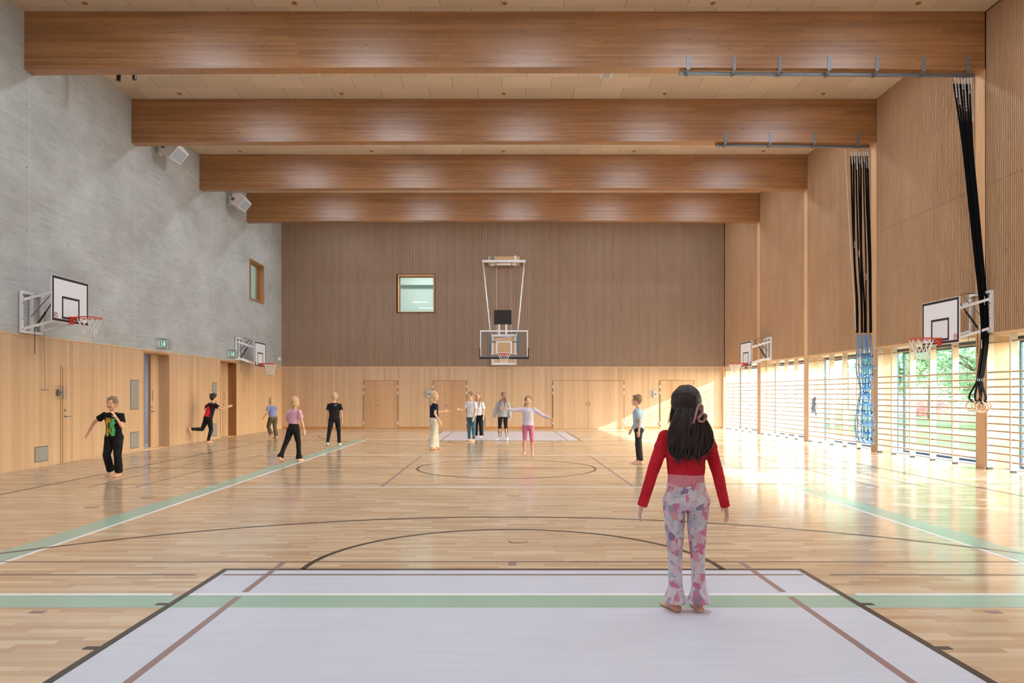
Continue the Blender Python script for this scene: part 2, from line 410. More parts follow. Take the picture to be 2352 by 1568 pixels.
# ------------------------------------------------------------------ floor and markings
floor = struct(MB().box(XL-.6, 10.2, YN, YB, -.12, 0).build('floor', M['floor']))
def mark(name, polys, m, z):
    b = MB()
    for p in polys:
        n = len(p); b.add([(x, y, 0.0) for x, y in p]+[(x, y, z) for x, y in p], [tuple(range(n, 2*n))]+[(i, (i+1) % n, n+(i+1) % n, n+i) for i in range(n)])
    return b.build(name, m, floor)
def R4(x0, x1, y0, y1): return [(x0, y0), (x1, y0), (x1, y1), (x0, y1)]
def mirror(polys): return [[(x, 2*C0-y) for x, y in reversed(p)] for p in polys]
def arc(cx, cy, r, w_, a0, a1, n=64):
    out = []
    for i in range(n):
        a, b = a0+(a1-a0)*i/n, a0+(a1-a0)*(i+1)/n
        out.append([(cx+(r-w_)*math.cos(a), cy+(r-w_)*math.sin(a)), (cx+r*math.cos(a), cy+r*math.sin(a)), (cx+r*math.cos(b), cy+r*math.sin(b)), (cx+(r-w_)*math.cos(b), cy+(r-w_)*math.sin(b))])
    return out
FT = 6.037
key = [R4(CX-2.45, CX+2.45, .28, FT)]
mark('key_paint', key+mirror(key), M['p_key'], .0006)
mark('green_band', [R4(-9.0, 9.2, 4.942, 5.242), R4(CX-4.80, CX-4.50, 5.242, 23.29), R4(CX+4.50, CX+4.80, 5.242, 23.29)], M['p_green'], .0010)
wl = [R4(-9.0, CX-2.53, 5.242, 5.292), R4(CX-2.40, CX+2.40, 5.242, 5.292), R4(CX+2.53, 9.2, 5.242, 5.292),
      R4(CX-4.5, CX+4.5, 23.24, 23.29), R4(CX-4.5, CX-4.45, 5.292, 23.24), R4(CX+4.45, CX+4.5, 5.292, 23.24),
      R4(CX-4.45, CX+4.45, 11.31, 11.36), R4(CX-4.45, CX+4.45, 17.22, 17.27)]
for yy in (11.31, 17.22):
    for sg in (-1, 1):
        for k in range(5):
            a = 4.72+k*.35; wl.append(R4(CX+sg*a-.075, CX+sg*a+.075, yy, yy+.05))
mark('volleyball_line', wl, M['p_white'], .0014)
mv = [R4(CX-2.04, CX-1.99, .28, 5.20), R4(CX+1.99, CX+2.04, .28, 5.20), R4(CX-2.04, CX-1.99, 5.33, 5.97), R4(CX+1.99, CX+2.04, 5.33, 5.97), R4(CX-2.04, CX-1.99, 6.07, 6.28), R4(CX+1.99, CX+2.04, 6.07, 6.28),
      R4(CX-2.04, CX-1.99, 11.38, 14.28), R4(CX+1.99, CX+2.04, 11.38, 14.28)]
mv += [R4(CX-.035, CX+.035, 6.16, 6.27), R4(CX-3.30, CX-3.20, 4.81, 4.87), R4(CX+3.20, CX+3.30, 4.81, 4.87)]
mark('mauve_line', mv+mirror(mv), M['p_mauve'], .0016)
br = [R4(XL+.1, 9.5, 6.275, 6.305), R4(XL+.1, CX-2.60, 5.82, 5.855), R4(CX-2.38, CX+2.38, 5.82, 5.855), R4(CX+2.60, 9.5, 5.82, 5.855), R4(XL+.6, 9.0, 11.71, 11.735)]
br += [R4(CX-6.70, CX-6.665, 11.33, 14.28), R4(CX+6.665, CX+6.70, 11.33, 14.28), R4(CX-5.93, CX-5.895, 11.33, 14.28), R4(CX+5.895, CX+5.93, 11.33, 14.28)]
br += [R4(CX-5.93, CX-5.895, .6, 6.2), R4(CX+5.895, CX+5.93, .6, 6.2)]
mark('badminton_line', br+mirror(br), M['p_brown'], .0018)
bk = [R4(CX-2.45, CX+2.45, FT-.05, FT), R4(CX-2.45, CX-2.40, .28, FT-.05), R4(CX+2.40, CX+2.45, .28, FT-.05), R4(CX-7.5, CX-7.45, .28, C0), R4(CX+7.45, CX+7.5, .28, C0), R4(CX-7.5, CX+7.5, .23, .28)]
for yy in (5.02, 4.155, 3.30, 2.45):
    bk += [R4(CX-2.53, CX-2.45, yy-.025, yy+.025), R4(CX+2.45, CX+2.53, yy-.025, yy+.025)]
bk += arc(CX, FT-.025, 1.8, .05, 0.0, PI) + arc(CX, .28+1.575, 6.75, .05, math.asin(1.415/6.75)*0+.21, PI-.21, 96)
mark('basketball_line', bk+mirror(bk)+[R4(CX-7.45, CX+7.45, C0-.02, C0+.02)]+arc(CX, C0, 1.8, .05, 0, 2*PI, 96), M['p_black'], .0021)
for i, (px, py, r) in enumerate([(1190, 1243, .095), (1180, 1137, .095), (340, 1141, .10), (212, 1163, .10)]):
    d = FY(py)
    o = MB().disc((0, 0, 0), r, r*.99, .0028, 32).build('floor_socket_cover', M['floor'], loc=(PX(px, d), d, .0022))
    rg = MB().ring((0, 0, .0028), r, .0022, 32, 6).build('rim', M['oak_dark'], o)
    tag(o, ['round oak floor socket cover inside the near free-throw arc', 'round oak floor socket cover between the free-throw arc and the near white cross line',
            'round oak floor socket cover near the running boy in black, beside the green band', 'round oak floor socket cover in the floor left of the green band, further from it'][i], 'floor cover', 'floor socket covers')

# ------------------------------------------------------------------ ceiling, beams, columns
b = MB()
for y0, y1 in ((YN, 14.05), (14.05, YB)):
    z0, z1 = ceil_z(y0), ceil_z(y1)
    b.add([(XL-.2, y0, z0), (10.3, y0, z0), (10.3, y1, z1), (XL-.2, y1, z1), (XL-.2, y0, z0+.3), (10.3, y0, z0+.3), (10.3, y1, z1+.3), (XL-.2, y1, z1+.3)],
          [(0, 3, 2, 1), (4, 5, 6, 7), (0, 1, 5, 4), (2, 3, 7, 6), (0, 4, 7, 3), (1, 2, 6, 5)])
struct(b.build('ceiling', M['ceiling']))
BLAB = ['frontmost thick glulam roof beam, with the long steel rail under its right end', 'second glulam roof beam, with the short steel rail under its right end',
        'third glulam roof beam, carrying no rail', 'rearmost glulam roof beam, just above the brown batten wall']
ZB = [7.885, 7.875, 7.865, 7.845]
for i, y in enumerate(BEAMS):
    b = MB(); n = 24; x0, x1 = XL-.05, XR+.0; vs = []
    for k in range(n+1):
        x = x0+(x1-x0)*k/n; u = (x-(x0+x1)/2)/((x1-x0)/2); zb = ZB[i]+.045*(1-u*u)
        zt = ceil_z(y)+.05
        vs += [(x, y, zb), (x, y+BT, zb), (x, y+BT, zt), (x, y, zt)]
    fs = [(0, 1, 2, 3), tuple(n*4+q for q in (3, 2, 1, 0))]
    for k in range(n):
        for q in range(4): fs.append((k*4+q, k*4+(q+1) % 4, k*4+4+(q+1) % 4, k*4+4+q))
    b.add(vs, fs)
    tag(b.build('roof_beam', M['glulam']), BLAB[i], 'beam', 'glulam roof beams')
CLAB = {3: 'glulam wall column beside the hanging wooden rings', 4: 'glulam wall column behind the blue climbing net', 5: 'glulam wall column just nearer than the hanging grey sweater', 6: 'glulam wall column behind the far right basketball board'}
COLY = [5.89, 9.97]+BEAMS
for i, y in enumerate(COLY):
    lab = {2: CLAB[3], 3: CLAB[4], 4: 'glulam wall column under the third roof beam, between the blue net and the far right backboard', 5: CLAB[6]}.get(i, 'glulam wall column nearer than the wooden rings, outside the picture')
    tag(MB().bevbox(XR, 10.07, y, y+BT, 0, 7.90 if i > 1 else 9.05, .006).build('wall_column', M['column']), lab, 'column', 'glulam columns along the window wall')

# ------------------------------------------------------------------ walls
PIT, BW, BD = .0487, .0265, .034
def battens_x(y0, y1, z0, z1, xf, b):
    n = int((y1-y0)/PIT)
    for k in range(n):
        ya = y0+k*PIT+(PIT-BW)/2
        if any(c-BW < ya < c+BT for c in COLY): continue
        for za, zb in ((z0, 5.585), (5.592, z1)): b.box(xf, xf+.013, ya, ya+BW, za, zb)
wr = struct(empty('wall_right'))
b = MB(); battens_x(YN, YB-.02, 2.68, 9.0, XR, b); b.build('wood_battens', M['slat'], wr)
MB().box(XR+.013, 10.3, YN-.2, YB, 2.66, 9.1).build('backing', M['slat_back'], wr)
MB().box(XR+.03, 10.3, YN-.2, 7.95, -.1, 2.66).build('oak_panelling', M['oak'], wr)  # unseen solid stretch added to keep the sun off the near floor
struct(MB().box(XR-.002, XR+.06, YN, YB, 2.625, 2.68).build('trim_1', M['oak_edge']))           # rail under the battens
struct(MB().box(XR+.06, 10.3, 5.9, YB, 2.62, 2.66).build('trim_2', M['oak_edge']))              # soffit
struct(MB().box(10.16, 10.34, 5.89, YB, 2.56, 2.62).build('trim_3', M['frame_dark']))
struct(MB().box(9.98, 10.34, 5.89, YB, -.1, .015).build('trim_4', M['sill']))
wbk = struct(empty('wall_back'))
def rect_minus(x0, x1, z0, z1, holes):
    xs = sorted({x0, x1, *[h[0] for h in holes], *[h[1] for h in holes]}); zs = sorted({z0, z1, *[h[2] for h in holes], *[h[3] for h in holes]}); out = []
    for i in range(len(xs)-1):
        for j in range(len(zs)-1):
            cx, cz = (xs[i]+xs[i+1])/2, (zs[j]+zs[j+1])/2
            if not any(h[0] < cx < h[1] and h[2] < cz < h[3] for h in holes): out.append((xs[i], xs[i+1], zs[j], zs[j+1]))
    return out
WB = (PX(914, YB), PX(998, YB), 4.98, 6.585)
b = MB(); x = XL+.004
while x < XR-.02:
    xa = x+(PIT-BW)/2
    for za, zb in ((ZW+.01, 5.585), (5.592, 8.95)):
        if xa+BW > WB[0]-.03 and xa < WB[1]+.03:
            if zb > WB[2] and za < WB[3]:
                if za < WB[2]: b.box(xa, xa+BW, YB-BD, YB, za, WB[2]-.03)
                if zb > WB[3]: b.box(xa, xa+BW, YB-BD, YB, WB[3]+.03, zb)
                continue
        b.box(xa, xa+BW, YB-BD, YB, za, zb)
    x += PIT
b.build('wood_battens', M['slat2'], wbk)
b = MB()
for r in rect_minus(XL-.3, 10.3, ZW, 9.1, [WB]): b.box(r[0], r[1], YB, YB+.3, r[2], r[3])
b.build('backing', M['slat_back'], wbk)
MB().box(XL-.3, 10.3, YB-.035, YB+.3, -.1, ZW).build('oak_panelling', M['oak'], wbk)
struct(MB().box(XL, XR, YB-.045, YB-.034, 2.625, ZW+.012).build('trim_5', M['oak_edge']))
struct(MB().box(9.46, 9.56, YB-.075, YB-.03, 0, 2.65).build('trim_6', M['column']))
struct(MB().box(XL, 9.42, YB-.047, YB-.035, 0, .085).build('baseboard_back', M['oak_dark']))
wn_ = struct(empty('wall_near')); MB().box(XL-.3, 10.3, YN-.2, YN, -.1, 9.1).build('oak_panelling', M['oak'], wn_)

# left wall: concrete above, oak below, with window and two door recesses
wlf = struct(empty('wall_left'))
WL_ = (LY(572.8), LY(604), 5.04, 6.54)
DB = (LY(330), LY(386), -.1, 2.58); DC = (LY(505), LY(541), -.1, 2.58)
b = MB()
for r in rect_minus(YN-.2, YB+.3, ZW, 9.3, [WL_]): b.box(XL-.3, XL, r[0], r[1], r[2], r[3])
b.build('concrete', M['concrete'], wlf)
b = MB()
for r in rect_minus(YN-.2, YB, -.1, ZW, [DB, DC]): b.box(XL-.3, XL+.02, r[0], r[1], r[2], r[3])
b.build('oak_panelling', M['oak'], wlf)
struct(MB().box(XL-.01, XL+.028, YN, YB, ZW-.012, ZW+.012).build('trim_7', M['oak_edge']))
b = MB()
for y0, y1 in ((YN, 15.1), (16.15, DB[0]-.03), (DB[1]+.03, DC[0]-.03), (DC[1]+.03, YB)): b.box(XL+.02, XL+.032, y0, y1, 0, .085)
struct(b.build('baseboard_left', M['oak']))

# door recesses on the left wall
def recess(n, D, closed):
    r = struct(empty('door_%d' % n, (XL, D[0], 0)))
    b = MB(); wth = D[1]-D[0]
    b.box(-.27, .026, -.03, .0, 0, 2.61).box(-.27, .026, wth, wth+.03, 0, 2.61).box(-.27, .026, 0, wth, 2.57, 2.61)
    b.build('door_frame', M['oak_dark'], r)
    leaf0 = wth*.65
    lf = MB().box(-.31, -.26, leaf0+.02, wth, .01, 2.57).build('door_leaf', M['oak'], r)
    MB().box(-.315, -.255, leaf0-.015, leaf0+.02, .01, 2.57).build('edge_strip', M['oak_dark'], r)
    MB().box(-.255, -.249, leaf0+.10, leaf0+.13, 1.28, 1.58).build('pull_plate', M['steel'], lf)
    h = MB().disc((-.26, leaf0+.07, 1.0), .026, .026, .012, 16, (1, 0, 0)).tube([(-.25, leaf0+.07, 1.0), (-.20, leaf0+.07, 1.0), (-.20, leaf0+.18, 1.0)], .010, 8)
    h.disc((-.26, leaf0+.07, 1.12), .022, .022, .012, 16, (1, 0, 0))
    h.build('door_handle', M['steel'], lf)
    if closed:
        MB().box(-.31, -.26, .0, leaf0-.015, .01, 2.57).build('door_leaf', M['oak'], r)
    MB().box(-.28, .02, -.02, wth+.02, -.02, .012).build('threshold', M['oak_edge'], r)
    return r
recess(1, DB, False); recess(2, DC, True)
# room behind the open door
struct(MB().box(-13.0, -9.72, 17.2, 17.3, 0, 2.8).box(-13.0, -9.72, 22.0, 22.1, 0, 2.8).box(-13.1, -13.0, 17.2, 22.1, 0, 2.8).box(-13, -9.72, 17.2, 22.1, 2.75, 2.85).build('wall_corridor', M['corridor']))
struct(MB().box(-13, XL-.3, 17.2, 22.1, -.12, -.002).build('floor_corridor', M['corridor']))
def room_lamp(loc, size, power, aim, lab):
    o = empty('room_lamp', loc, label=lab, cat='lamp')
    MB().box(-size/2, size/2, -size/2, size/2, 0, .04).build('housing', M['white'], o)
    l = bpy.data.lights.new('room_lamp_light', 'AREA'); l.energy = power; l.size = size; l.color = (1, .97, .93)
    lo = bpy.data.objects.new('room_lamp_light', l); COL.objects.link(lo); lo.parent = o; lo.location = (0, 0, -.01)
    return o
room_lamp((-11.2, 19.6, 2.70), .8, 60, 0, 'flat white ceiling lamp in the grey corridor behind the half-open door')

# flush door A on the left wall
r = struct(empty('door_3', (XL+.02, LY(139), 0))); wd = LY(196)-LY(139)
MB().box(.0, .016, -.05, wd+.05, 0, 2.10).build('door_frame', M['oak'], r)
MB().box(.016, .020, -.003, wd+.003, .01, 2.053).build('shadow_gap', M['oak_dark'], r)
lf = MB().box(.018, .030, .004, wd-.004, .016, 2.048).build('door_leaf', M['oak'], r)
MB().disc((.03, .07, 1.00), .024, .024, .01, 16, (1, 0, 0)).tube([(.03, .07, 1.0), (.075, .07, 1.0), (.075, .21, 1.0)], .010, 8).disc((.03, .07, 1.13), .024, .024, .014, 16, (1, 0, 0)).build('door_handle', M['steel'], lf)

# back-wall doors
def back_door(n, p0, p1, split, double=False):
    x0, x1, xs = PX(p0, YB), PX(p1, YB), PX(split, YB); yb = YB-.035
    r = struct(empty('door_%d' % n, (x0, yb, 0))); w_ = x1-x0; s_ = xs-x0
    MB().box(-.012, w_+.012, -.008, 0.0, 0, 2.062).build('shadow_gap', M['dark_gap'], r)
    m = M['oak'] if double else M['oak_door']
    l1 = MB().box(.008, s_-.004, -.020, -.004, .012, 2.05).build('door_leaf', m, r)
    l2 = MB().box(s_+.004, w_-.008, -.020, -.004, .012, 2.05).build('door_leaf', m, r)
    if double:
        for s, lf in ((-1, l1), (1, l2)):
            MB().box(s_+s*.065-.025, s_+s*.065+.025, -.03, -.02, .98, 1.14).build('door_handle', M['oak_dark'], lf)
    else:
        MB().disc((s_+.06, -.02, 1.0), .024, .024, .01, 16, (0, -1, 0)).tube([(s_+.06, -.02, 1.0), (s_+.06, -.07, 1.0), (s_+.19, -.07, 1.0)], .011, 8).build('door_handle', M['steel'], l2)
    for xx, lf in ((.0, l1), (w_, l2)):
        for z in (1.80, 1.53, .24): MB().box(xx-.016, xx+.010, -.032, -.012, z-.055, z+.055).build('hinge', M['white'], lf)
    return r
back_door(4, 836, 914, 863.5); back_door(5, 995, 1072, 1021.5); back_door(6, 1269.5, 1433, 1351, True); back_door(7, 1515.5, 1593.5, 1543)

# windows with lit rooms behind
def inner_window(n, m4, pos, wd, ht):
    """square window: local x along the wall, local y out of the hall, origin at lower inner corner"""
    o = struct(bpy.data.objects.new('window_%d' % n, None)); COL.objects.link(o); o.matrix_world = m4
    t = .035
    MB().box(0, wd, -.05, .28, 0, t).box(0, wd, -.05, .28, ht-t, ht).box(0, t, -.05, .28, t, ht-t).box(wd-t, wd, -.05, .28, t, ht-t).build('window_frame', M['oak_dark'] if n == 2 else M['oak_edge'], o)
    gy = .03 if n == 2 else .20
    MB().box(t, wd-t, gy, gy+.012, t, ht-t).build('glass', M['glass_green'], o)
    MB().box(t, t+.04, .19, .25, t, ht-t).box(wd-t-.04, wd-t, .19, .25, t, ht-t).box(t, wd-t, .19, .25, ht-t-.05, ht-t).build('sash', M['oak_dark'], o)
    return o
inner_window(1, Matrix.Translation((WB[0], YB, WB[2])), None, WB[1]-WB[0], WB[3]-WB[2])
inner_window(2, Matrix.Translation((XL, WL_[0], WL_[2])) @ Matrix.Rotation(PI/2, 4, 'Z'), None, WL_[1]-WL_[0], WL_[3]-WL_[2])
b = MB()   # gallery rooms behind the two upper windows
b.box(WB[0]-1.2, WB[0]-1.1, YB+.3, YB+3.3, 4.0, 7.6).box(WB[1]+1.1, WB[1]+1.2, YB+.3, YB+3.3, 4.0, 7.6).box(WB[0]-1.2, WB[1]+1.2, YB+3.3, YB+3.4, 4, 7.6).box(WB[0]-1.2, WB[1]+1.2, YB+.3, YB+3.4, 3.9, 4.0).box(WB[0]-1.2, WB[1]+1.2, YB+.3, YB+3.4, 7.5, 7.6)
b.box(WB[0]-1.1, WB[1]+1.1, YB+3.0, YB+3.3, 6.62, 7.5)
struct(b.build('wall_upstairs_room', M['teal_wall']))
room_lamp((WB[0]+.8, YB+1.3, 7.44), .9, 125, 0, 'flat white ceiling lamp in the room behind the square window of the batten wall')
b = MB(); y0, y1 = WL_[0]-1.2, WL_[1]+1.2
b.box(XL-3.4, XL-.3, y0-.1, y0, 4, 7.6).box(XL-3.4, XL-.3, y1, y1+.1, 4, 7.6).box(XL-3.5, XL-3.4, y0-.1, y1+.1, 4, 7.6).box(XL-3.4, XL-.3, y0, y1, 3.9, 4).box(XL-3.4, XL-.3, y0, y1, 7.5, 7.6)
struct(b.build('wall_upstairs_corridor', M['teal_wall']))
room_lamp((XL-1.8, (y0+y1)/2, 7.44), .9, 70, 0, 'flat white ceiling lamp in the room behind the window of the concrete wall')

# glazed window bays on the right
bays = []
ends = COLY+[YB]
for i in range(len(ends)-1):
    y0, y1 = ends[i]+BT, ends[i+1]
    o = struct(empty('window_%d' % (i+3), (10.24, y0, 0)))
    L = y1-y0
    MB().box(-.02, .02, 0, .05, .015, 2.56).box(-.02, .02, L-.05, L, .015, 2.56).box(-.02, .02, .05, L-.05, .015, .06).box(-.02, .02, .05, L-.05, 2.50, 2.56).build('window_frame', M['frame_dark'], o)
    MB().box(-.006, .006, .05, L-.05, .075, 2.50).build('glass', M['glass'], o)
    bays.append((y0, y1))

# ------------------------------------------------------------------ wall bars
def upright_mb():
    return MB().bevbox(0, .135, 0, .034, 0.035, 2.622, .004)
up_me = upright_mb().build('upright', M['upright']); shoe_me = MB().box(.012, .12, .004, .03, .0, .036).build('shoe', M['black'])
def rung_mb(L):
    return MB().tube([(0, 0, 0), (0, L, 0)], [(.020, .0155)]*2, 10, flat=(1, 0, 0))
rungs_me = {}
RZ = [.19+.143*k for k in range(13)]+[2.485]
WBL = ['wall bars in the bay nearest the camera, out of the picture', 'pine wall bars right of the wooden rings, at the picture edge', 'pine wall bars between the wooden rings and the blue climbing net',
       'pine wall bars with the grey sweater hung on them, next to the blue net', 'pine wall bars in the bay left of the grey sweater, without anything on them', 'pine wall bars in the far corner against the oak back wall']
first_up = True
for i, (y0, y1) in enumerate(bays):
    o = empty('wall_bars', (XR+.02, y0, 0), label=WBL[i], cat='wall bars', group='wall bars along the window wall')
    L = y1-y0; us = [.77+.785*k+(.26 if i == len(bays)-1 else 0) for k in range(4)]+[L-.036-(.13 if i == len(bays)-1 else 0)]
    for k, u in enumerate(us):
        if first_up and k == 0: c, s = up_me, shoe_me; c.parent = o
        else: c = up_me.copy(); COL.objects.link(c); c.parent = o; s = shoe_me.copy(); COL.objects.link(s)
        c.location = (0, u, 0); s.parent = c; s.location = (0, 0, 0)
    first_up = False
    segs = [(0.0, us[0])]+[(us[k]+.034, us[k+1]) for k in range(4)]
    for (a, b_) in segs:
        key_ = round(b_-a, 3)
        for z in RZ:
            if key_ not in rungs_me: c = rung_mb(b_-a).build('rung', M['bar'], o, smooth=True); rungs_me[key_] = c
            else: c = rungs_me[key_].copy(); COL.objects.link(c); c.parent = o
            c.location = (.035, a, z)

# ------------------------------------------------------------------ basketball equipment
def net_mb(c, r0=.222, r1=.115, h=.40, n=12, th=.0062, m=4):
    b = MB(); c = Vector(c)
    for s in (-1, 1):
        for k in range(n):
            pts = []
            for j in range(9):
                u = j/8; a = 2*PI*(k+.5)/n+s*2*PI/n*1.5*(u if u > .12 else u*.9)
                r = r0+(r1-r0)*min(1, u*1.45)+(.012*math.sin(u*9+k) if u > .5 else 0)
                pts.append(c+Vector((r*math.cos(a), r*math.sin(a), -h*u)))
            b.tube(pts, th, m)
    return b
def rim(parent, c, dirv, plate=.16):
    """red ring, centre c, dirv = unit vector from board to ring centre"""
    c = Vector(c); d = Vector(dirv); s = Vector((-d.y, d.x, 0))
    b = MB().ring(c, .23, .010, 36, 8)
    p = c-d*.375
    b.obox(p+d*.008+Vector((0, 0, -.055)), (.016 if abs(d.x) > .5 else plate*.8, plate*.8 if abs(d.x) > .5 else .016, .15), Matrix.Identity(3))
    for sg in (-1, 1):
        b.bar(p+s*sg*.05+Vector((0, 0, .0)), c-d*.20+s*sg*.115, .02, .02); b.bar(p+s*sg*.05+Vector((0, 0, -.10)), c-d*.16+s*sg*.15+Vector((0, 0, -.008)), .014, .014)
    for k in range(12):
        a = 2*PI*(k+.5)/12; b.ring(c+Vector((.228*math.cos(a), .228*math.sin(a), -.014)), .010, .003, 8, 4, (math.sin(a), -math.cos(a), 0))
    r = b.build('hoop_rim', M['red'], parent, smooth=False)
    net_mb(c-Vector((0, 0, .018))).build('net', M['netw'], r, smooth=True)
    return r
def wall_hoop(xw, s, yf, yb, xd, zb, lab, strut_up):
    """swing-out practice backboard. xw wall plane, s = +1 if the room lies at +x, yf frame centre, yb board centre, xd distance of the board from the wall, zb board bottom"""
    o = empty('basketball_hoop', (xw, yf, 0), label=lab, cat='basketball hoop', group='swing-out practice hoops on the side walls')
    b = MB(); t = .05; W = .33; z0, z1 = 2.68, 3.50
    X = lambda a, c: (min(s*a, s*c), max(s*a, s*c))
    xa, xb_ = X(.0, .05)
    b.box(xa, xb_, -W, -W+t, z0, z1).box(xa, xb_, W-t, W, z0, z1).box(xa, xb_, -.03, .02, z0+t, z1-t).box(xa, xb_, -W+t, W-t, z0, z0+t).box(xa, xb_, -W+t, W-t, z1-t, z1)
    fr = b.build('wall_frame', M['white'], o)
    bl = MB()
    for yy in (-W+.025, W-.025):
        for z in (2.75, 2.95, 3.25, 3.42): bl.disc((s*.05, yy, z), .012, .012, s*.008, 8, (1, 0, 0))
    bl.build('bolt', M['steel'], fr)
    by = yb-yf; H_ = .90; zt = zb+H_
    for z_w, z_b in ((3.33, zb+.64), (2.76, zb+.06)):
        for yy in (-.27, .27): MB().bar((s*.05, yy, z_w), (s*(xd-.02), by+yy*1.15, z_b), .035, .05).build('arm', M['white'], o)
    MB().bar((s*(xd-.04), by-.31, zb+.02), (s*(xd-.04), by-.31, zt-.2), .03, .03).bar((s*(xd-.04), by+.31, zb+.02), (s*(xd-.04), by+.31, zt-.2), .03, .03).bar((s*(xd-.04), by-.31, zt-.24), (s*(xd-.04), by+.31, zt-.24), .03, .03).build('board_frame', M['white'], o)
    p0, p1 = Vector((s*.08, .02, 2.80)), Vector((s*(xd*.62), by*.6, 3.42))
    q = p0.lerp(p1, .52)
    MB().tube([p0, q], .021, 10).tube([q, p1], .011, 10).build('gas_spring', M['black'], o, smooth=True)
    MB().bar((s*.05, -.05, 3.02), (s*(xd*.5), by*.5-.05, 3.44), .05, .012).build('locking_strut', M['steel'], o)
    x0, x1 = X(xd-.02, xd)
    bd = MB().box(x0, x1, by-.61, by+.61, zb, zt).build('backboard', M['board_white'], o)
    l = MB(); a, c = X(xd, xd+.0015)
    def fr_(y0, y1, za, zc, w_): l.box(a, c, y0, y1, za, za+w_).box(a, c, y0, y1, zc-w_, zc).box(a, c, y0, y0+w_, za+w_, zc-w_).box(a, c, y1-w_, y1, za+w_, zc-w_)
    fr_(by-.60, by+.60, zb+.01, zt-.01, .05); fr_(by-.295, by+.295, zb+.07, zb+.52, .045)
    l.build('target_lines', M['line_dark'], bd)
    k = MB(); cc = Vector((s*(xd+.002), by-.49, zb+.12)); k.ring(cc, .055, .005, 24, 6, (1, 0, 0)).bar(cc+Vector((0, -.037, .037)), cc+Vector((0, .037, -.037)), .009, .003, (1, 0, 0))
    sg = k.build('no_hanging_sign', M['red'], bd)
    MB().bar(cc+Vector((0, -.02, -.03)), cc+Vector((0, -.012, .012)), .012, .002, (1, 0, 0)).ring(cc+Vector((0, .008, .026)), .012, .003, 12, 4, (1, 0, 0)).build('pictogram', M['line_dark'], sg)
    rim(o, (s*(xd+.375), by, zb+.115), (s, 0, 0))
    MB().tube([(s*.07, .03, 2.80), (s*.07, .03, 2.28)], .006, 6).build('pull_cord', M['black'], o)
    MB().ring((s*.07, .03, 2.235), .04, .006, 20, 6, (0, 1, 0)).build('pull_ring', M['chain'], o)
    MB().tube([(s*.05, .34, 2.75), (s*.06, .37, 1.57)], .005, 6).tube([(s*.06, .26, 1.565), (s*.06, .48, 1.565)], .010, 6).build('crank_rod', M['steel'], o)
    MB().tube([(s*(xd*.62), by*.6, 3.42), (s*(xd*.45), .1, 3.49), (s*.06, 0, 3.47)], .006, 6).build('cable', M['black'], o)
    return o
wall_hoop(XL+.02, 1, 14.20, 14.43, .67, 2.91, 'raised white basketball backboard on the concrete wall, the nearest on the left', 1)
wall_hoop(XL+.02, 1, 25.45, 26.20, .52, 2.485, 'lowered white basketball backboard on the concrete wall, far left near the back corner', 1)
wall_hoop(XR, -1, 14.13, 14.42, .66, 2.485, 'lowered white basketball backboard on the batten wall beside the black ring straps', -1)
wall_hoop(XR, -1, 25.45, 25.95, .64, 2.485, 'lowered white basketball backboard on the window wall side, far right near the back corner', -1)

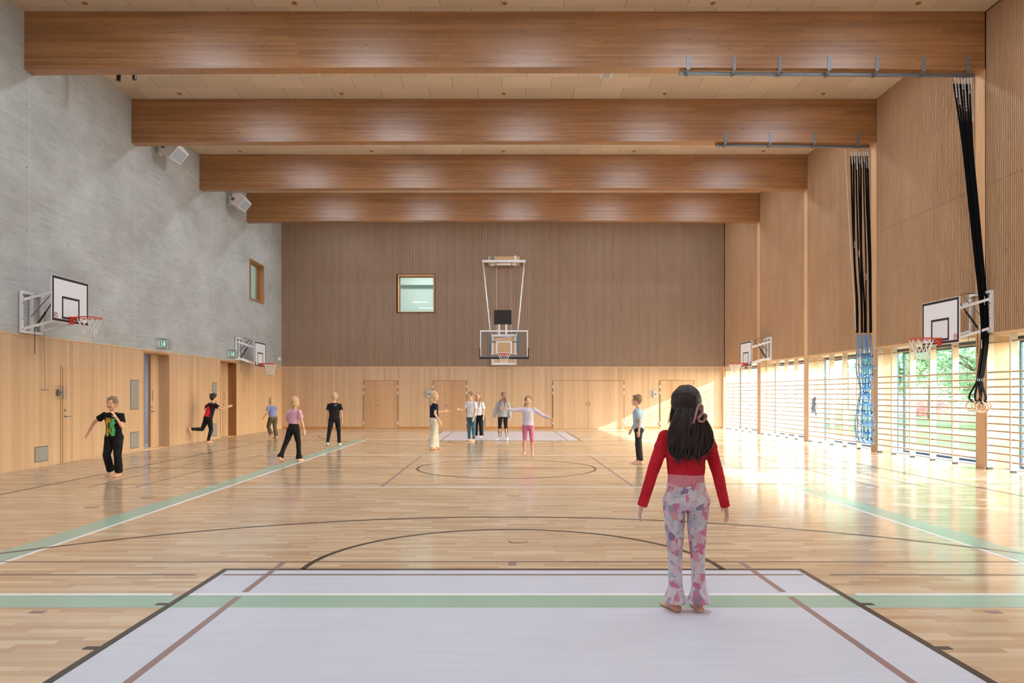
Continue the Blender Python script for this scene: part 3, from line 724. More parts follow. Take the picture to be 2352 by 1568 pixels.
def main_hoop():
    o = empty('basketball_hoop', (CX, YB, 0), label='large clear basketball backboard with black padding, hung from the brown back wall', cat='basketball hoop')
    yw = -BD; yb = 26.8-YB
    MB().box(-.66, .68, yw-.02, yw, 6.97, 7.36).build('mounting_plate', M['oak_edge'], o)
    br = MB().box(-.56, -.45, yw-.10, yw-.02, 6.95, 7.38).box(.45, .54, yw-.10, yw-.02, 6.95, 7.38).bevbox(-.92, .92, yw-.22, yw-.12, 7.08, 7.18, .006).box(-.54, -.46, yw-.14, yw-.10, 7.08, 7.16).box(.46, .54, yw-.14, yw-.10, 7.08, 7.16).build('top_bracket', M['white'], o)
    MB().tube([(-.44, yw-.16, 7.0), (.44, yw-.16, 7.0)], .04, 14).build('winch_drum', M['white'], br, smooth=True)
    for x in (-.34, .34): MB().box(x-.02, x+.02, yw-.2, yw-.1, 6.93, 7.2).build('drum_clamp', M['steel'], br)
    MB().box(-.56, -.40, yw-.2, yw-.1, 7.21, 7.36).build('motor_box', M['steel'], br)
    for s in (-1, 1): MB().tube([(s*.88, yw-.17, 7.08), (s*.52, yb+.05, 3.86)], .026, 10).build('support_tube', M['white'], o, smooth=True)
    for s in (-1, 1): MB().tube([(s*.30, yw-.16, 6.98), (s*.28, yb+.6, 3.3)], .004, 5).build('lifting_cable', M['chain'], o)
    lf = MB().box(-.53, -.43, yw-.08, yw-.02, 2.72, 4.03).box(.45, .55, yw-.08, yw-.02, 2.72, 4.03).box(-.43, .45, yw-.08, yw-.02, 2.72, 2.82).box(-.43, .45, yw-.08, yw-.02, 3.93, 4.03).build('wall_frame', M['white'], o)
    MB().box(-.5, .52, yw-.019, yw, 2.75, 3.9).build('back_panel', M['oak_edge'], lf)
    for s in (-1, 1):
        for zw, zb in ((2.80, 2.98), (3.86, 3.78)): MB().bar((s*.48, yw-.08, zw), (s*.50, yb+.06, zb), .05, .06).build('arm', M['white'], o)
    MB().bar((-.48, yw-.1, 3.75), (.48, yb+.2, 3.70), .03, .05).build('cross_brace', M['white'], o)
    MB().box(-.60, -.50, yb+.03, yb+.09, 2.86, 3.90).box(.50, .60, yb+.03, yb+.09, 2.86, 3.90).box(-.5, .5, yb+.03, yb+.09, 3.42, 3.47).box(-.5, .5, yb+.03, yb+.09, 2.90, 2.96).build('board_frame', M['steel'], o)
    z0, z1 = 2.84, 3.88
    bd = MB().box(-.9, .9, yb, yb+.015, z0, z1).build('backboard', M['board_glass'], o)
    e = MB().box(-.905, .905, yb-.004, yb+.03, z1-.05, z1).box(-.905, -.86, yb-.004, yb+.03, z0, z1-.05).box(.86, .905, yb-.004, yb+.03, z0, z1-.05).box(-.86, .86, yb-.004, yb+.03, z0, z0+.05)
    e.box(-.295, .295, yb-.003, yb, 3.42, 3.465).box(-.295, .295, yb-.003, yb, 3.005, 3.05).box(-.295, -.25, yb-.003, yb, 3.05, 3.42).box(.25, .295, yb-.003, yb, 3.05, 3.42)
    e.build('white_border', M['board_white'], bd)
    MB().bevbox(-.94, .94, yb-.02, yb+.06, z0-.045, z0+.045, .01).box(-.94, -.895, yb-.02, yb+.06, z0+.045, z0+.38).box(.895, .94, yb-.02, yb+.06, z0+.045, z0+.38).build('padding', M['line_dark'], bd)
    rim(o, (0, yb-.375, 2.985), (0, -1, 0))
    return o
main_hoop()
o = empty('shot_clock', (.045, 26.80, 0), label='black shot clock box standing above the clear basketball backboard', cat='clock')
MB().bevbox(-.335, .335, -.05, .05, 4.10, 4.64, .01).build('housing', M['black'], o)
MB().box(-.30, .30, -.053, -.05, 4.14, 4.60).build('display', plain('dark_display', lin(30, 22, 26), .25), o)
for x in (-.14, .13): MB().box(x-.035, x+.035, -.02, .02, 3.72, 4.10).build('post', M['white'], o)

# ------------------------------------------------------------------ gym rails and what hangs from them
def gym_rail(x0, x1, yb, zf, bxs, lab):
    o = empty('gym_rail', (x0, yb, 0), label=lab, cat='rail', group='steel rails under the roof beams')
    L = x1-x0; z0, z1 = zf
    yr = .14
    r = MB().bar((0, yr, z0), (L, yr, z1), .055, .060).build('rail', M['steel'], o)
    MB().bar((.0, yr-.031, z0), (L, yr-.031, z1), .006, .012).bar((0, yr-.031, z0-.022), (L, yr-.031, z1-.022), .006, .006).build('rail_lip', M['steel'], r)
    for bx in bxs:
        zz = z0+(z1-z0)*bx/L
        b = MB().box(bx-.035, bx+.035, -.012, -.002, zz+.02, zz+.30)
        b.bar((bx, -.01, zz+.03), (bx, yr-.05, zz-.01), .05, .010).box(bx-.03, bx+.03, yr-.045, yr+.045, zz-.045, zz-.033).box(bx-.03, bx+.03, yr-.045, yr-.036, zz-.045, zz+.03)
        c = b.build('bracket', M['steel'], o)
        k = MB()
        for dz in (.12, .18, .24, .28):
            for dx in (-.018, .018): k.disc((bx+dx, -.012, zz+dz), .005, .005, .004, 6, (0, -1, 0))
        k.build('bolt', M['chain'], c)
    return o
g1x = [PX(p, 14.04) for p in (1581, 1687, 1792, 1905, 2015, 2122, 2225)]
gym_rail(3.54, 9.42, 14.05, (7.865, 7.825), [x-3.54 for x in g1x], 'long steel gym rail with seven brackets under the frontmost roof beam')
g2x = [PX(p, 18.11) for p in (1667, 1770, 1872, 1972)]
gym_rail(5.49, 9.42, 18.12, (7.86, 7.82), [x-5.49 for x in g2x], 'shorter steel gym rail with four brackets under the second roof beam')

def chain_mb(p0, p1, link=.035, r=.005):
    b = MB(); p0, p1 = Vector(p0), Vector(p1); n = max(1, int((p1-p0).length/link)); d = (p1-p0).normalized()
    for k in range(n):
        c = p0.lerp(p1, (k+.5)/n); q = Vector((1, 0, 0)) if k % 2 else Vector((0, 1, 0)); u = q.cross(d).normalized()
        pts = [c+d*(.022*math.sin(2*PI*i/10))+u*(.011*math.cos(2*PI*i/10)) for i in range(10)]
        b.tube(pts, r, 5, closed=True, flat=q)
    return b
def smooth_path(pts, n=8):
    out = []; P = [Vector(p) for p in pts]
    for i in range(len(P)-1):
        a, b, c, d = P[max(i-1, 0)], P[i], P[i+1], P[min(i+2, len(P)-1)]
        for k in range(n):
            t = k/n; out.append(.5*((2*b)+(-a+c)*t+(2*a-5*b+4*c-d)*t*t+(-a+3*b-3*c+d)*t**3))
    out.append(P[-1]); return out

# six wooden rings on black straps, gathered against the first column
RC = [(2232, 932, .05, .35), (2243, 934, -.06, -.15), (2253, 935, -.12, .12), (2263, 932, .0, .5), (2250, 930, .02, 1.25), (2258, 936, -.02, .75)]
RLAB = ['wooden gymnastic ring, leftmost of the hanging bunch', 'wooden gymnastic ring in the bunch, second from its left side', 'wooden gymnastic ring in front of the others in the bunch',
        'wooden gymnastic ring, rightmost of the hanging bunch', 'wooden gymnastic ring seen almost edge-on inside the bunch', 'wooden gymnastic ring turned half sideways at the back of the bunch']
for k, (px, py, dy, rot) in enumerate(RC):
    d = 13.86+dy; c = Vector((PX(px, d), d, PZ(py, d)))
    o = empty('gymnastic_ring', c, label=RLAB[k], cat='gymnastic ring', group='wooden rings hung together on black straps')
    nrm = Vector((math.sin(rot), math.cos(rot), 0)); top = Vector((9.03+k*.063, 14.19, 7.78))
    MB().ring((0, 0, 0), .094, .0145, 32, 10, nrm).build('ring', M['ring_wood'], o, smooth=True)
    ch = .10+(.28, .42, .12, .55, .2, .75)[k]
    pth = [top-Vector((0, -.02, .11))]
    def pp(px_, py_, dd, off): return Vector((PX(px_, dd)+off, dd, PZ(py_, dd)))
    off = (k-2.5)*.020
    for (a, b_, dd) in ((2222, 330, 14.12), (2236, 470, 14.05), (2249, 600, 14.0), (2259, 700, 13.94), (2262, 780, 13.90), (2254, 850, 13.88), (2249, 878, 13.87)):
        wgt = max(0, 1-(b_-190)/640); pth.append(pp(a, b_, dd+(k % 3-1)*.015, off*(1-wgt)*1.1+(k-2.5)*.042*wgt))
    cr = c+Vector((0, 0, .094)); pth.append(cr+Vector((0, 0, .10))+Vector((off, 0, 0))); pth.append(cr)
    loc = [p-c for p in smooth_path(pth, 5)]
    MB().ribbon(loc, .046, .005, (1, .15, 0)).build('strap', M['strap'], o)
    chain_mb(top+Vector((0, -.01, .0))-c, top+Vector((.030, -.03, -ch-.02))-c).build('chain', M['chain'], o)
    MB().ribbon([Vector((0, 0, .135)), Vector((0, 0, .105)), Vector((0, -.02, .094)), Vector((0, -.018, .07)), Vector((0, .018, .07)), Vector((0, .02, .094)), Vector((0, 0, .12))], .04, .004, (1, 0, 0)).build('strap_loop', M['strap'], o)
    if k in (0, 2, 4): MB().ring(pp(2250, 872, 13.84, off*2)-c, .022, .004, 14, 6, (.3, 1, 0)).build('buckle', M['chain'], o)
    if k in (1, 3):
        q = pp(2259 if k == 1 else 2252, 700 if k == 1 else 800, 13.83, .02)-c; tb = MB()
        for j in range(8): tb.box(q.x-.006, q.x+(.004 if j % 2 else .008), q.y-.004, q.y, q.z+j*.022, q.z+j*.022+.014)
        tb.build('woven_lettering', M['white'], o)

# blue climbing net bundled at the second column
o = empty('climbing_net', (9.22, 18.24, 0), label='blue rope climbing net bundled up on black straps at the second column', cat='climbing net')
org = Vector((9.22, 18.24, 0)); rnd = random.Random(3)
def npt(px, py, dy=0.0): d = 18.1+dy; return Vector((PX(px, d), d, PZ(py, d)))-org
sx = [1955, 1961, 1966, 1972, 1977, 1983, 1988, 1993]; ex = [1968, 1970, 1979, 1981, 1986, 1990, 1999, 2001]
for k in range(8):
    top = npt(sx[k], 349, .1); ln = .28+rnd.random()*.18
    chain_mb(top, top-Vector((-.016, .03, ln))).build('chain', M['chain'], o)
    mx = (sx[k]+ex[k])/2+rnd.uniform(-3, 3)
    pts = smooth_path([top-Vector((0, 0, .10)), npt(sx[k]+(mx-sx[k])*.3, 460, .1), npt(mx, 590, .05), npt(ex[k]-1, 690, rnd.uniform(-.05, .1)), npt(ex[k], 764, rnd.uniform(-.05, .1))], 6)
    st = MB().ribbon(pts, .046, .004, (1, rnd.uniform(-.6, .6), 0)).build('hanging_strap', M['strap'], o)
    if k in (1, 2, 5):
        q = pts[10+k]; tb = MB()
        for j in range(8): tb.box(q.x-.006, q.x+(.004 if j % 2 else .008), q.y-.012, q.y-.006, q.z+j*.022, q.z+j*.022+.014)
        tb.build('woven_lettering', M['white'], st)
LV = [814.6, 837.6, 858.6, 880.6, 901.7, 921.7, 943.7, 966.7, 987.7, 1007.8]
def nx(k, l):
    base = [1967, 1972, 1979, 1983, 1987, 1991, 1995, 2000, 2004][k]; sq = [0, 0, .1, .5, .75, .45, .1, -.15, -.2, -.05][l]
    return 1987+(base-1987)*(1-sq*.55)+rnd.uniform(-1.2, 1.2)
grid = [[npt(nx(k, l), LV[l]+rnd.uniform(-2, 2)+(k-4)*.5, rnd.uniform(-.10, .12)) for l in range(10)] for k in range(9)]
for k in range(9):
    top = npt([1968, 1972, 1979, 1981, 1986, 1988, 1991, 1999, 2001][k], 768, .03)
    MB().tube(smooth_path([top]+grid[k], 3), .0115, 6).build('vertical_rope', M['blue_rope'], o, smooth=True)
    for l in range(10):
        if (k+l) % 2 == 0: MB().ell(grid[k][l], (.020, .020, .026), n=8, m=6).build('knot', M['knot'], o, smooth=True)
for l in range(10):
    for k in range(8):
        if (k+l) % 2: continue
        a, b_ = grid[k][l], grid[k+1][l]; sag = .07+rnd.random()*.05; out_ = rnd.uniform(-.16, -.05)
        mid = (a+b_)/2+Vector((rnd.uniform(-.05, .05), out_, -sag))
        MB().tube(smooth_path([a, a*.6+mid*.4+Vector((-.03, -.03, -.03)), mid, b_*.6+mid*.4+Vector((.03, -.02, -.03)), b_], 4), .0115, 6).build('cross_rope', M['blue_rope'], o, smooth=True)
for px in (1969, 1983, 1999):
    MB().ring(npt(px, 1008, -.05), .05, .009, 18, 6, (.2, 1, .2)).build('rope_ring', M['blue_rope'], o, smooth=True)
tag(MB().tube(smooth_path([npt(1941, 343, .1)+org, npt(1946, 430, .1)+org, npt(1953, 560, .1)+org, npt(1962, 690, .08)+org, npt(1966, 758, 0)+org], 6), .006, 6).build('pull_cord', M['netw'], smooth=True),
    'thin white cord hanging left of the black straps of the blue net', 'cord')

# ------------------------------------------------------------------ small fittings
for k, (yy, dz, lab) in enumerate(((19.28, 0, 'white wall speaker just under the second roof beam, the nearer and larger looking'), (24.3, -.05, 'white wall speaker just under the third roof beam, the farther one'))):
    o = empty('wall_speaker', (XL, yy, 7.9+dz), label=lab, cat='speaker', group='white speakers on the concrete wall')
    A = [(-9.0+9.42, 0), (-8.76+9.42, .29), (-8.93+9.42, .50), (-9.18+9.42, .46), (-9.26+9.42, .24), (-9.22+9.42, .10)]
    L = .67; n = len(A)
    MB().add([(x, 0, z) for x, z in A]+[(x, L, z) for x, z in A], [tuple(range(n)), tuple(reversed(range(n, 2*n)))]+[(i, (i+1) % n, n+(i+1) % n, n+i) for i in range(n)]).build('cabinet', M['white'], o)
    nx_, nz_ = .77, -.64
    g = MB(); p, q = Vector((A[0][0], 0, A[0][1])), Vector((A[1][0], 0, A[1][1])); nn = Vector((nx_, 0, nz_))
    a, b_ = p.lerp(q, .08), p.lerp(q, .92)
    g.add([a+nn*.001+Vector((0, .03, 0)), a+nn*.001+Vector((0, L-.03, 0)), b_+nn*.001+Vector((0, L-.03, 0)), b_+nn*.001+Vector((0, .03, 0)),
           a+nn*.008+Vector((0, .035, 0)), a+nn*.008+Vector((0, L-.035, 0)), b_+nn*.008+Vector((0, L-.035, 0)), b_+nn*.008+Vector((0, .035, 0))], [(4, 5, 6, 7), (0, 1, 5, 4), (1, 2, 6, 5), (2, 3, 7, 6), (3, 0, 4, 7)])
    g.build('grille', plain('grille_grey', lin(168, 178, 190), .5), o)
    MB().box(0, .015, .22, .45, .15, .5).box(0, .18, .30, .36, .26, .34).build('wall_bracket', M['white'], o)
    MB().box(.20, .30, -.012, 0, .24, .34).build('hinge_plate', M['steel'], o)
for k, (px, py, lab) in enumerate(((272, 186, 'small black tube spotlight below the first beam, the left one'), (309, 183, 'small black tube spotlight below the first beam, the right one'))):
    d = 15.5; z = PZ(py, d); o = empty('spotlight', (PX(px, d), d, z), label=lab, cat='spotlight', group='black tube spotlights')
    MB().tube([(0, 0, 0), (-.02*k, .02, .26)], .043, 16).build('tube', M['black'], o, smooth=False)
    MB().tube([(-.02*k, .02, .25), (-.02*k, .02, ceil_z(d)-z)], .010, 8).build('stem', M['black'], o)
    MB().disc((0, 0, -.001), .030, .030, -.002, 16).build('lens', M['steel'], o)
XLAB = ['far left', 'second from the left', 'middle', 'fourth from the left', 'far right']
for bi, (yy, nm) in enumerate(((13.75, 'ceiling before the first beam'), (17.80, 'ceiling between first and second beam'), (21.9, 'ceiling between second and third beam'))):
    for k in range(5):
        o = MB().disc((0, 0, 0), .047, .05, .012, 20).build('ceiling_sprinkler_cover', M['brown_disc'], loc=((-8.05, -4.0, .06, 4.08, 8.05)[k], yy, ceil_z(yy)-.012))
        MB().ring((0, 0, .0), .047, .006, 20, 6).build('rim', M['oak_dark'], o)
        tag(o, 'round brown cover, %s in the %s' % (XLAB[k], nm), 'ceiling cover', 'round brown covers in the ceiling')
o = MB().box(-.13, .13, -.2, .2, 0, .02).build('ceiling_vent', M['white'], loc=(PX(1393, 16.75), 16.75, ceil_z(16.75)-.02)); MB().box(-.10, .10, -.17, .17, -.004, 0).build('grille', plain('vent_grille', lin(176, 178, 176), .5), o)
tag(o, 'small white square vent in the pale ceiling behind the first beam', 'vent')
o = MB().ring((0, 0, 0), .09, .008, 24, 6).build('smoke_detector', M['oak_edge'], loc=(PX(733, 16.7), 16.7, ceil_z(16.7)-.012)); MB().disc((0, 0, -.01), .05, .05, .02, 20).build('sensor', M['white'], o)
tag(o, 'small round ring detector in the pale ceiling, left of the middle', 'detector')

# linear ceiling lamps, hidden between the beams
dif = None
for yy in (-.7, 3.4, 7.5, 11.55, 15.62, 19.72, 23.85, 27.95):
    for xx in (-6.6, -3.0, .6, 4.2, 7.6):
        z = ceil_z(yy)
        if dif is None:
            o = MB().box(-.63, .63, -.10, .10, 0, .07).build('ceiling_lamp', M['white']); dif = MB().box(-.60, .60, -.085, .085, -.012, -.001).build('diffuser', M['lamp'], o); l0 = o
            index_kids()
        else: o = copy_tree(l0)
        o.location = (xx, yy, z-.09)
        tag(o, 'long white ceiling lamp mounted between the roof beams', 'lamp', 'linear ceiling lamps between the beams')

def cage(o, x0, x1, y0, y1, z0, z1, ny, nz, nxn=2, r=.003):
    b = MB()
    for i in range(ny+1):
        y = y0+(y1-y0)*i/ny; b.tube([(x0, y, z0), (x1, y, z0), (x1, y, z1), (x0, y, z1)], r, 4)
    for i in range(nz+1):
        z = z0+(z1-z0)*i/nz; b.tube([(x0, y0, z), (x1, y0, z), (x1, y1, z), (x0, y1, z)], r, 4)
    for i in range(1, nxn):
        x = x0+(x1-x0)*i/nxn; b.tube([(x, y0, z0), (x, y0, z1)], r, 4); b.tube([(x, y1, z0), (x, y1, z1)], r, 4)
    return b.build('wire_cage', M['steel'], o)
for k, (ya, lab) in enumerate(((19.32, 'green exit sign in a wire cage above the half-open door'), (24.35, 'green exit sign in a wire cage above the far closed door on the left'))):
    o = empty('exit_sign', (XL, ya, 2.73), label=lab, cat='exit sign', group='caged exit signs on the concrete wall')
    cage(o, .0, .24, 0, .48, 0, .26, 6, 4, 3)
    MB().box(.0, .05, .17, .30, .05, .20).build('mount', M['white'], o)
    sg = MB().box(.03, .22, .20, .222, .06, .19).build('sign_panel', M['exit_green'], o)
    p = MB(); p.disc((.10, .199, .17), .011, .011, -.001, 12, (0, 1, 0))
    for a, c in (((.10, .155), (.115, .115)), ((.115, .115), (.14, .095)), ((.115, .115), (.10, .08)), ((.10, .08), (.08, .07)), ((.105, .145), (.13, .135)), ((.105, .145), (.085, .125))): p.bar((a[0], .1985, a[1]), (c[0], .1985, c[1]), .002, .010, (1, 0, 1))
    p.box(.155, .195, .1975, .199, .065, .185)
    p.build('running_figure', M['exit_white'], sg)
o = empty('wall_control', (XL+.02, LY(125), 1.38), label='small grey control box in a wire cage beside the slim flush door', cat='wall control')
cage(o, 0, .15, -.02, .15, 0, .27, 3, 4, 2); MB().box(0, .06, .03, .11, .07, .19).build('control_box', M['steel'], o); MB().box(.06, .062, .06, .11, .11, .16).build('display', M['frame_dark'], o)
o = empty('wall_control', (XL+.02, LY(479), 1.38), label='small control box in a wire cage left of the far closed door', cat='wall control')
cage(o, 0, .10, 0, .20, 0, .22, 2, 3, 2); MB().box(0, .05, .06, .14, .04, .18).build('control_box', M['white'], o)
tag(MB().box(XL+.02, XL+.032, LY(480), LY(483), .40, .52).build('wall_socket', M['white']), 'small white socket low on the oak wall beside the far grey hatch', 'socket')
for px0, px1, lab in ((980, 990, 'grey control panel in a guard left of the second back door'), (1500, 1509, 'grey control panel in a guard left of the back door in the sunlight')):
    x0, x1 = PX(px0, YB), PX(px1, YB); o = empty('wall_control', (x0, YB-.035, 1.33), label=lab, cat='wall control')
    MB().bevbox(0, x1-x0, -.05, 0, 0, .30, .006).build('panel', plain('control_panel_grey', lin(190, 190, 192), .4), o)
    MB().box(.04, x1-x0-.04, -.053, -.05, .10, .19).build('display', plain('lcd_blue_grey', lin(110, 128, 150), .3), o)
    MB().tube([(-.03, -.09, -.03), (-.03, -.09, .33), (x1-x0+.03, -.09, .33), (x1-x0+.03, -.09, -.03)], .004, 4, closed=True).tube([(-.03, 0, .33), (-.03, -.09, .33)], .004, 4).tube([(x1-x0+.03, 0, .33), (x1-x0+.03, -.09, .33)], .004, 4).build('guard_wire', M['steel'], o)
def hatch(face, a0, a1, z0, z1, lab, knob):
    L = a1-a0
    if face == 'L':
        o = empty('wall_hatch', (XL+.02, a0, z0), label=lab, cat='hatch', group='grey metal hatches')
        MB().box(0, .003, -.012, L+.012, -.012, z1-z0+.012).build('gap_frame', M['dark_gap'], o); MB().box(.003, .008, 0, L, 0, z1-z0).build('panel', M['grey_panel'], o)
        MB().disc((.008, L*knob, (z1-z0)*.5), .010, .010, .008, 10, (1, 0, 0)).build('knob', M['chain'], o)
    else:
        o = empty('wall_hatch', (a0, YB-.035, z0), label=lab, cat='hatch', group='grey metal hatches')
        MB().box(-.012, L+.012, -.003, 0, -.012, z1-z0+.012).build('gap_frame', M['dark_gap'], o); MB().box(0, L, -.008, -.003, 0, z1-z0).build('panel', M['grey_panel'], o)
        MB().disc((L*knob, -.008, (z1-z0)*.5), .010, .010, .008, 10, (0, -1, 0)).build('knob', M['chain'], o)
hatch('L', LY(78), LY(107), .115, .40, 'small wide grey hatch low on the oak wall, nearest the camera', .88)
hatch('L', LY(298), LY(316.5), 1.10, 1.83, 'tall grey hatch on the oak wall beside the half-open door', .12)
hatch('L', LY(298), LY(316.5), .11, .50, 'low grey hatch on the oak wall beside the half-open door', .12)
hatch('L', LY(486), LY(496.5), 1.12, 1.84, 'tall grey hatch behind the boy in red and black', .15)
hatch('L', LY(486), LY(496.5), .11, .50, 'low grey hatch behind the boy in red and black', .3)
hatch('B', PX(1100, YB), PX(1114.5, YB), .115, .49, 'grey hatch low on the back wall beside the children in white shirts', .92)
tag(MB().bevbox(XL, XL+.10, 30.0, 30.12, 2.90, 3.04, .01).build('motion_sensor', M['white']), 'small white sensor box on the concrete wall at the back corner', 'sensor')

# ------------------------------------------------------------------ outside
struct(MB().box(10.34, 120, -60, 140, -.3, -.10).build('ground_lawn', M['grass']))
struct(MB().box(10.34, 12.6, -20, 31, -.12, -.07).build('ground_gravel_strip', M['path']))
b = MB(); 
for (x0, x1, y0, y1) in ((17.5, 19.2, -20, 130), (26, 27.2, -20, 130)): b.box(x0, x1, y0, y1, -.12, -.085)
struct(b.build('ground_paths', M['path']))
o = empty('white_glare_wing', (10.34, 31.6, 0), label='added pale wing standing in for the glare, seen through the farthest wall bars', cat='building')  # added building, its white face stands in for the glare in the far bays
MB().box(0, 3.2, 0, 8, -.1, 5.0).build('wall', M['plaster'], o); MB().box(-.1, 3.35, -.15, 8.1, 5.0, 5.2).build('roof', M['steel'], o)
def tree(name, loc, h, rw, cz, n, leafm, lab, cat, grp, seed, conifer=False, trunk=.16):
    r_ = random.Random(seed); o = empty(name, loc, label=lab, cat=cat, group=grp)
    b = MB(); b.tube([(0, 0, -.1), (.05, 0, h*.3), (0, .08, h*.6), (0, 0, h*.92)], [trunk, trunk*.8, trunk*.5, .03], 8)
    for k in range(10):
        a = r_.uniform(0, 2*PI); z = h*r_.uniform(.22, .7); L = rw*r_.uniform(.5, .8)
        b.tube([(0, 0, z), (L*.5*math.cos(a), L*.5*math.sin(a), z+L*.25), (L*math.cos(a), L*math.sin(a), z+L*.5)], [trunk*.35, trunk*.22, .02], 5)
    if trunk > 0: b.build('trunk', M['bark'], o, smooth=True)
    c = MB()
    clumps = []
    for k in range(70):
        if conifer:
            z = h*r_.uniform(.06, .98); rr = rw*(1-z/h)*r_.uniform(.4, 1); a = r_.uniform(0, 2*PI); clumps.append((rr*math.cos(a), rr*math.sin(a), z, .28+.35*(1-z/h)))
        else:
            u = r_.uniform(-1, 1); a = r_.uniform(0, 2*PI); s = math.sqrt(1-u*u)*r_.uniform(.45, 1); clumps.append((rw*s*math.cos(a), rw*s*math.sin(a), cz+(h-cz)*.5*(1+u*r_.uniform(.5, 1)), rw*.30))
    for k in range(n):
        x, y, z, s = r_.choice(clumps); p = Vector((x+r_.gauss(0, s*.55), y+r_.gauss(0, s*.55), max(.05, z+r_.gauss(0, s*.45))))
        q = Quaternion((r_.gauss(0, 1), r_.gauss(0, 1), r_.gauss(0, 1), r_.gauss(0, 1))).normalized().to_matrix(); e = r_.uniform(.05, .11)*(1.0 if trunk < .1 else 1.5)
        c.quad(p+q@Vector((-e, 0, 0)), p+q@Vector((0, -e*.55, .01)), p+q@Vector((e, 0, 0)), p+q@Vector((0, e*.55, .01)))
    c.build('crown', leafm, o); return o
TR = [((19.0, 34.5), 7.5, 2.2, 1.2, 'birch-like leafy tree close outside the window wall, behind the blue net bay', 0), ((23, 34), 9, 3.2, 1.4, 'leafy green tree outside, behind the bay with the rings', 0),
      ((26.5, 44), 10, 3.4, 1.2, 'leafy green tree outside, seen through the bay of the blue net', 0), ((31, 40.5), 9.5, 3.2, 1.6, 'leafy green tree outside, seen right of the wooden rings', 0),
      ((37, 53), 12, 4.2, 1.2, 'tall leafy tree far across the lawn outside', 0), ((21.5, 52), 12, 4.2, 1.0, 'broad leafy tree outside beyond the bay with the sweater', 0), ((49, 61), 13, 5.0, 1.0, 'distant broad tree at the edge of the lawn outside', 0), ((33, 68), 13, 5.2, .8, 'distant broad tree outside, straight beyond the wall bars', 0)]
for k, ((x, y), h, rw, cz, lab, c_) in enumerate(TR):
    tree('leafy_tree', (x, y, -.1), h, rw, cz, 8500, M['leaf'], lab, 'tree', 'trees on the lawn outside', 20+k)
for k, (x, y, h, r_w) in enumerate(((19.5, 6.2, 8.5, 2.4), (22.5, 10.8, 9.5, 2.5), (21.0, 15.4, 8.5, 2.2))):
    tree('leafy_tree', (x, y, -.1), h, r_w, .6, 4200, M['leaf'], 'leafy tree close to the hall that dapples the sun on the near floor', 'tree', 'trees beside the hall', 90+k)
tree('spruce_tree', (28.6, 34.2, -.1), 6.5, 1.6, .2, 4200, M['leaf_blue'], 'bluish spruce outside, between the green trees', 'tree', None, 77, True)
for k, (x, y) in enumerate(((38, 45), (30.5, 51), (43, 54))):
    o = tree('red_shrub', (x, y, -.1), 1.25, 2.3, .2, 2200, M['red_leaf'], ['red shrub across the lawn, seen left of the wooden rings', 'red shrub across the lawn, seen through the blue net bay', 'red shrub farthest across the lawn'][k], 'shrub', 'red shrubs outside', 50+k, False, .05)

# ------------------------------------------------------------------ people
def remesh(mb, name, mats, parent, vox, smooth=4, fold=0.0, fscale=.12):
    o = mb.build(name, mats, None); 
    md = o.modifiers.new('r', 'REMESH'); md.mode = 'VOXEL'; md.voxel_size = vox; md.adaptivity = 0
    sm = o.modifiers.new('s', 'SMOOTH'); sm.factor = .5; sm.iterations = smooth
    if fold > 0:
        tx = bpy.data.textures.new(name+'_folds', 'CLOUDS'); tx.noise_scale = fscale; tx.noise_depth = 2
        dm = o.modifiers.new('d', 'DISPLACE'); dm.texture = tx; dm.strength = fold; dm.mid_level = .5; dm.texture_coords = 'LOCAL'
    dg = bpy.context.evaluated_depsgraph_get(); dg.update()
    me = bpy.data.meshes.new_from_object(o.evaluated_get(dg)); me.name = name
    old = o.data; o.modifiers.clear(); o.data = me; bpy.data.meshes.remove(old)
    me.polygons.foreach_set('use_smooth', [True]*len(me.polygons)); me.update()
    if parent is not None: o.parent = parent
    return o
def V(*a): return Vector(a)
def dirv(v): return Vector(v).normalized()

def hand(b, wrist, d, palm_n, thumb_dir, s, curl=.35):
    """palm and five fingers; d forearm direction, palm_n palm normal, thumb_dir side of the thumb, s hand length"""
    d = d.normalized(); t = (thumb_dir-d*thumb_dir.dot(d)).normalized(); n = d.cross(t).normalized()
    if n.dot(palm_n) < 0: n = -n
    pc = wrist+d*s*.30
    R = Matrix((t, n, d)).transposed()
    b.ell(pc, (s*.215, s*.10, s*.30), R)
    for k, (off, L) in enumerate(((.16, .40), (.055, .46), (-.05, .43), (-.15, .34))):
        p0 = wrist+d*s*.50+t*s*off; c1 = (d+n*curl*.5+t*off*.25).normalized(); p1 = p0+c1*s*L*.45
        c2 = (d+n*curl*1.3+t*off*.25).normalized(); p2 = p1+c2*s*L*.32; c3 = (d*.8+n*curl*2.2).normalized(); p3 = p2+c3*s*L*.24
        r = s*.052; b.cap(p0, p1, r*1.05, r, 8); b.cap(p1, p2, r, r*.92, 8); b.cap(p2, p3, r*.92, r*.8, 8)
    q0 = wrist+d*s*.16+t*s*.15; q1 = q0+(t*.75+d*.6+n*.2).normalized()*s*.24; q2 = q1+(t*.2+d*.9+n*.3).normalized()*s*.20
    b.cap(q0, q1, s*.075, s*.06, 8); b.cap(q1, q2, s*.058, s*.048, 8)

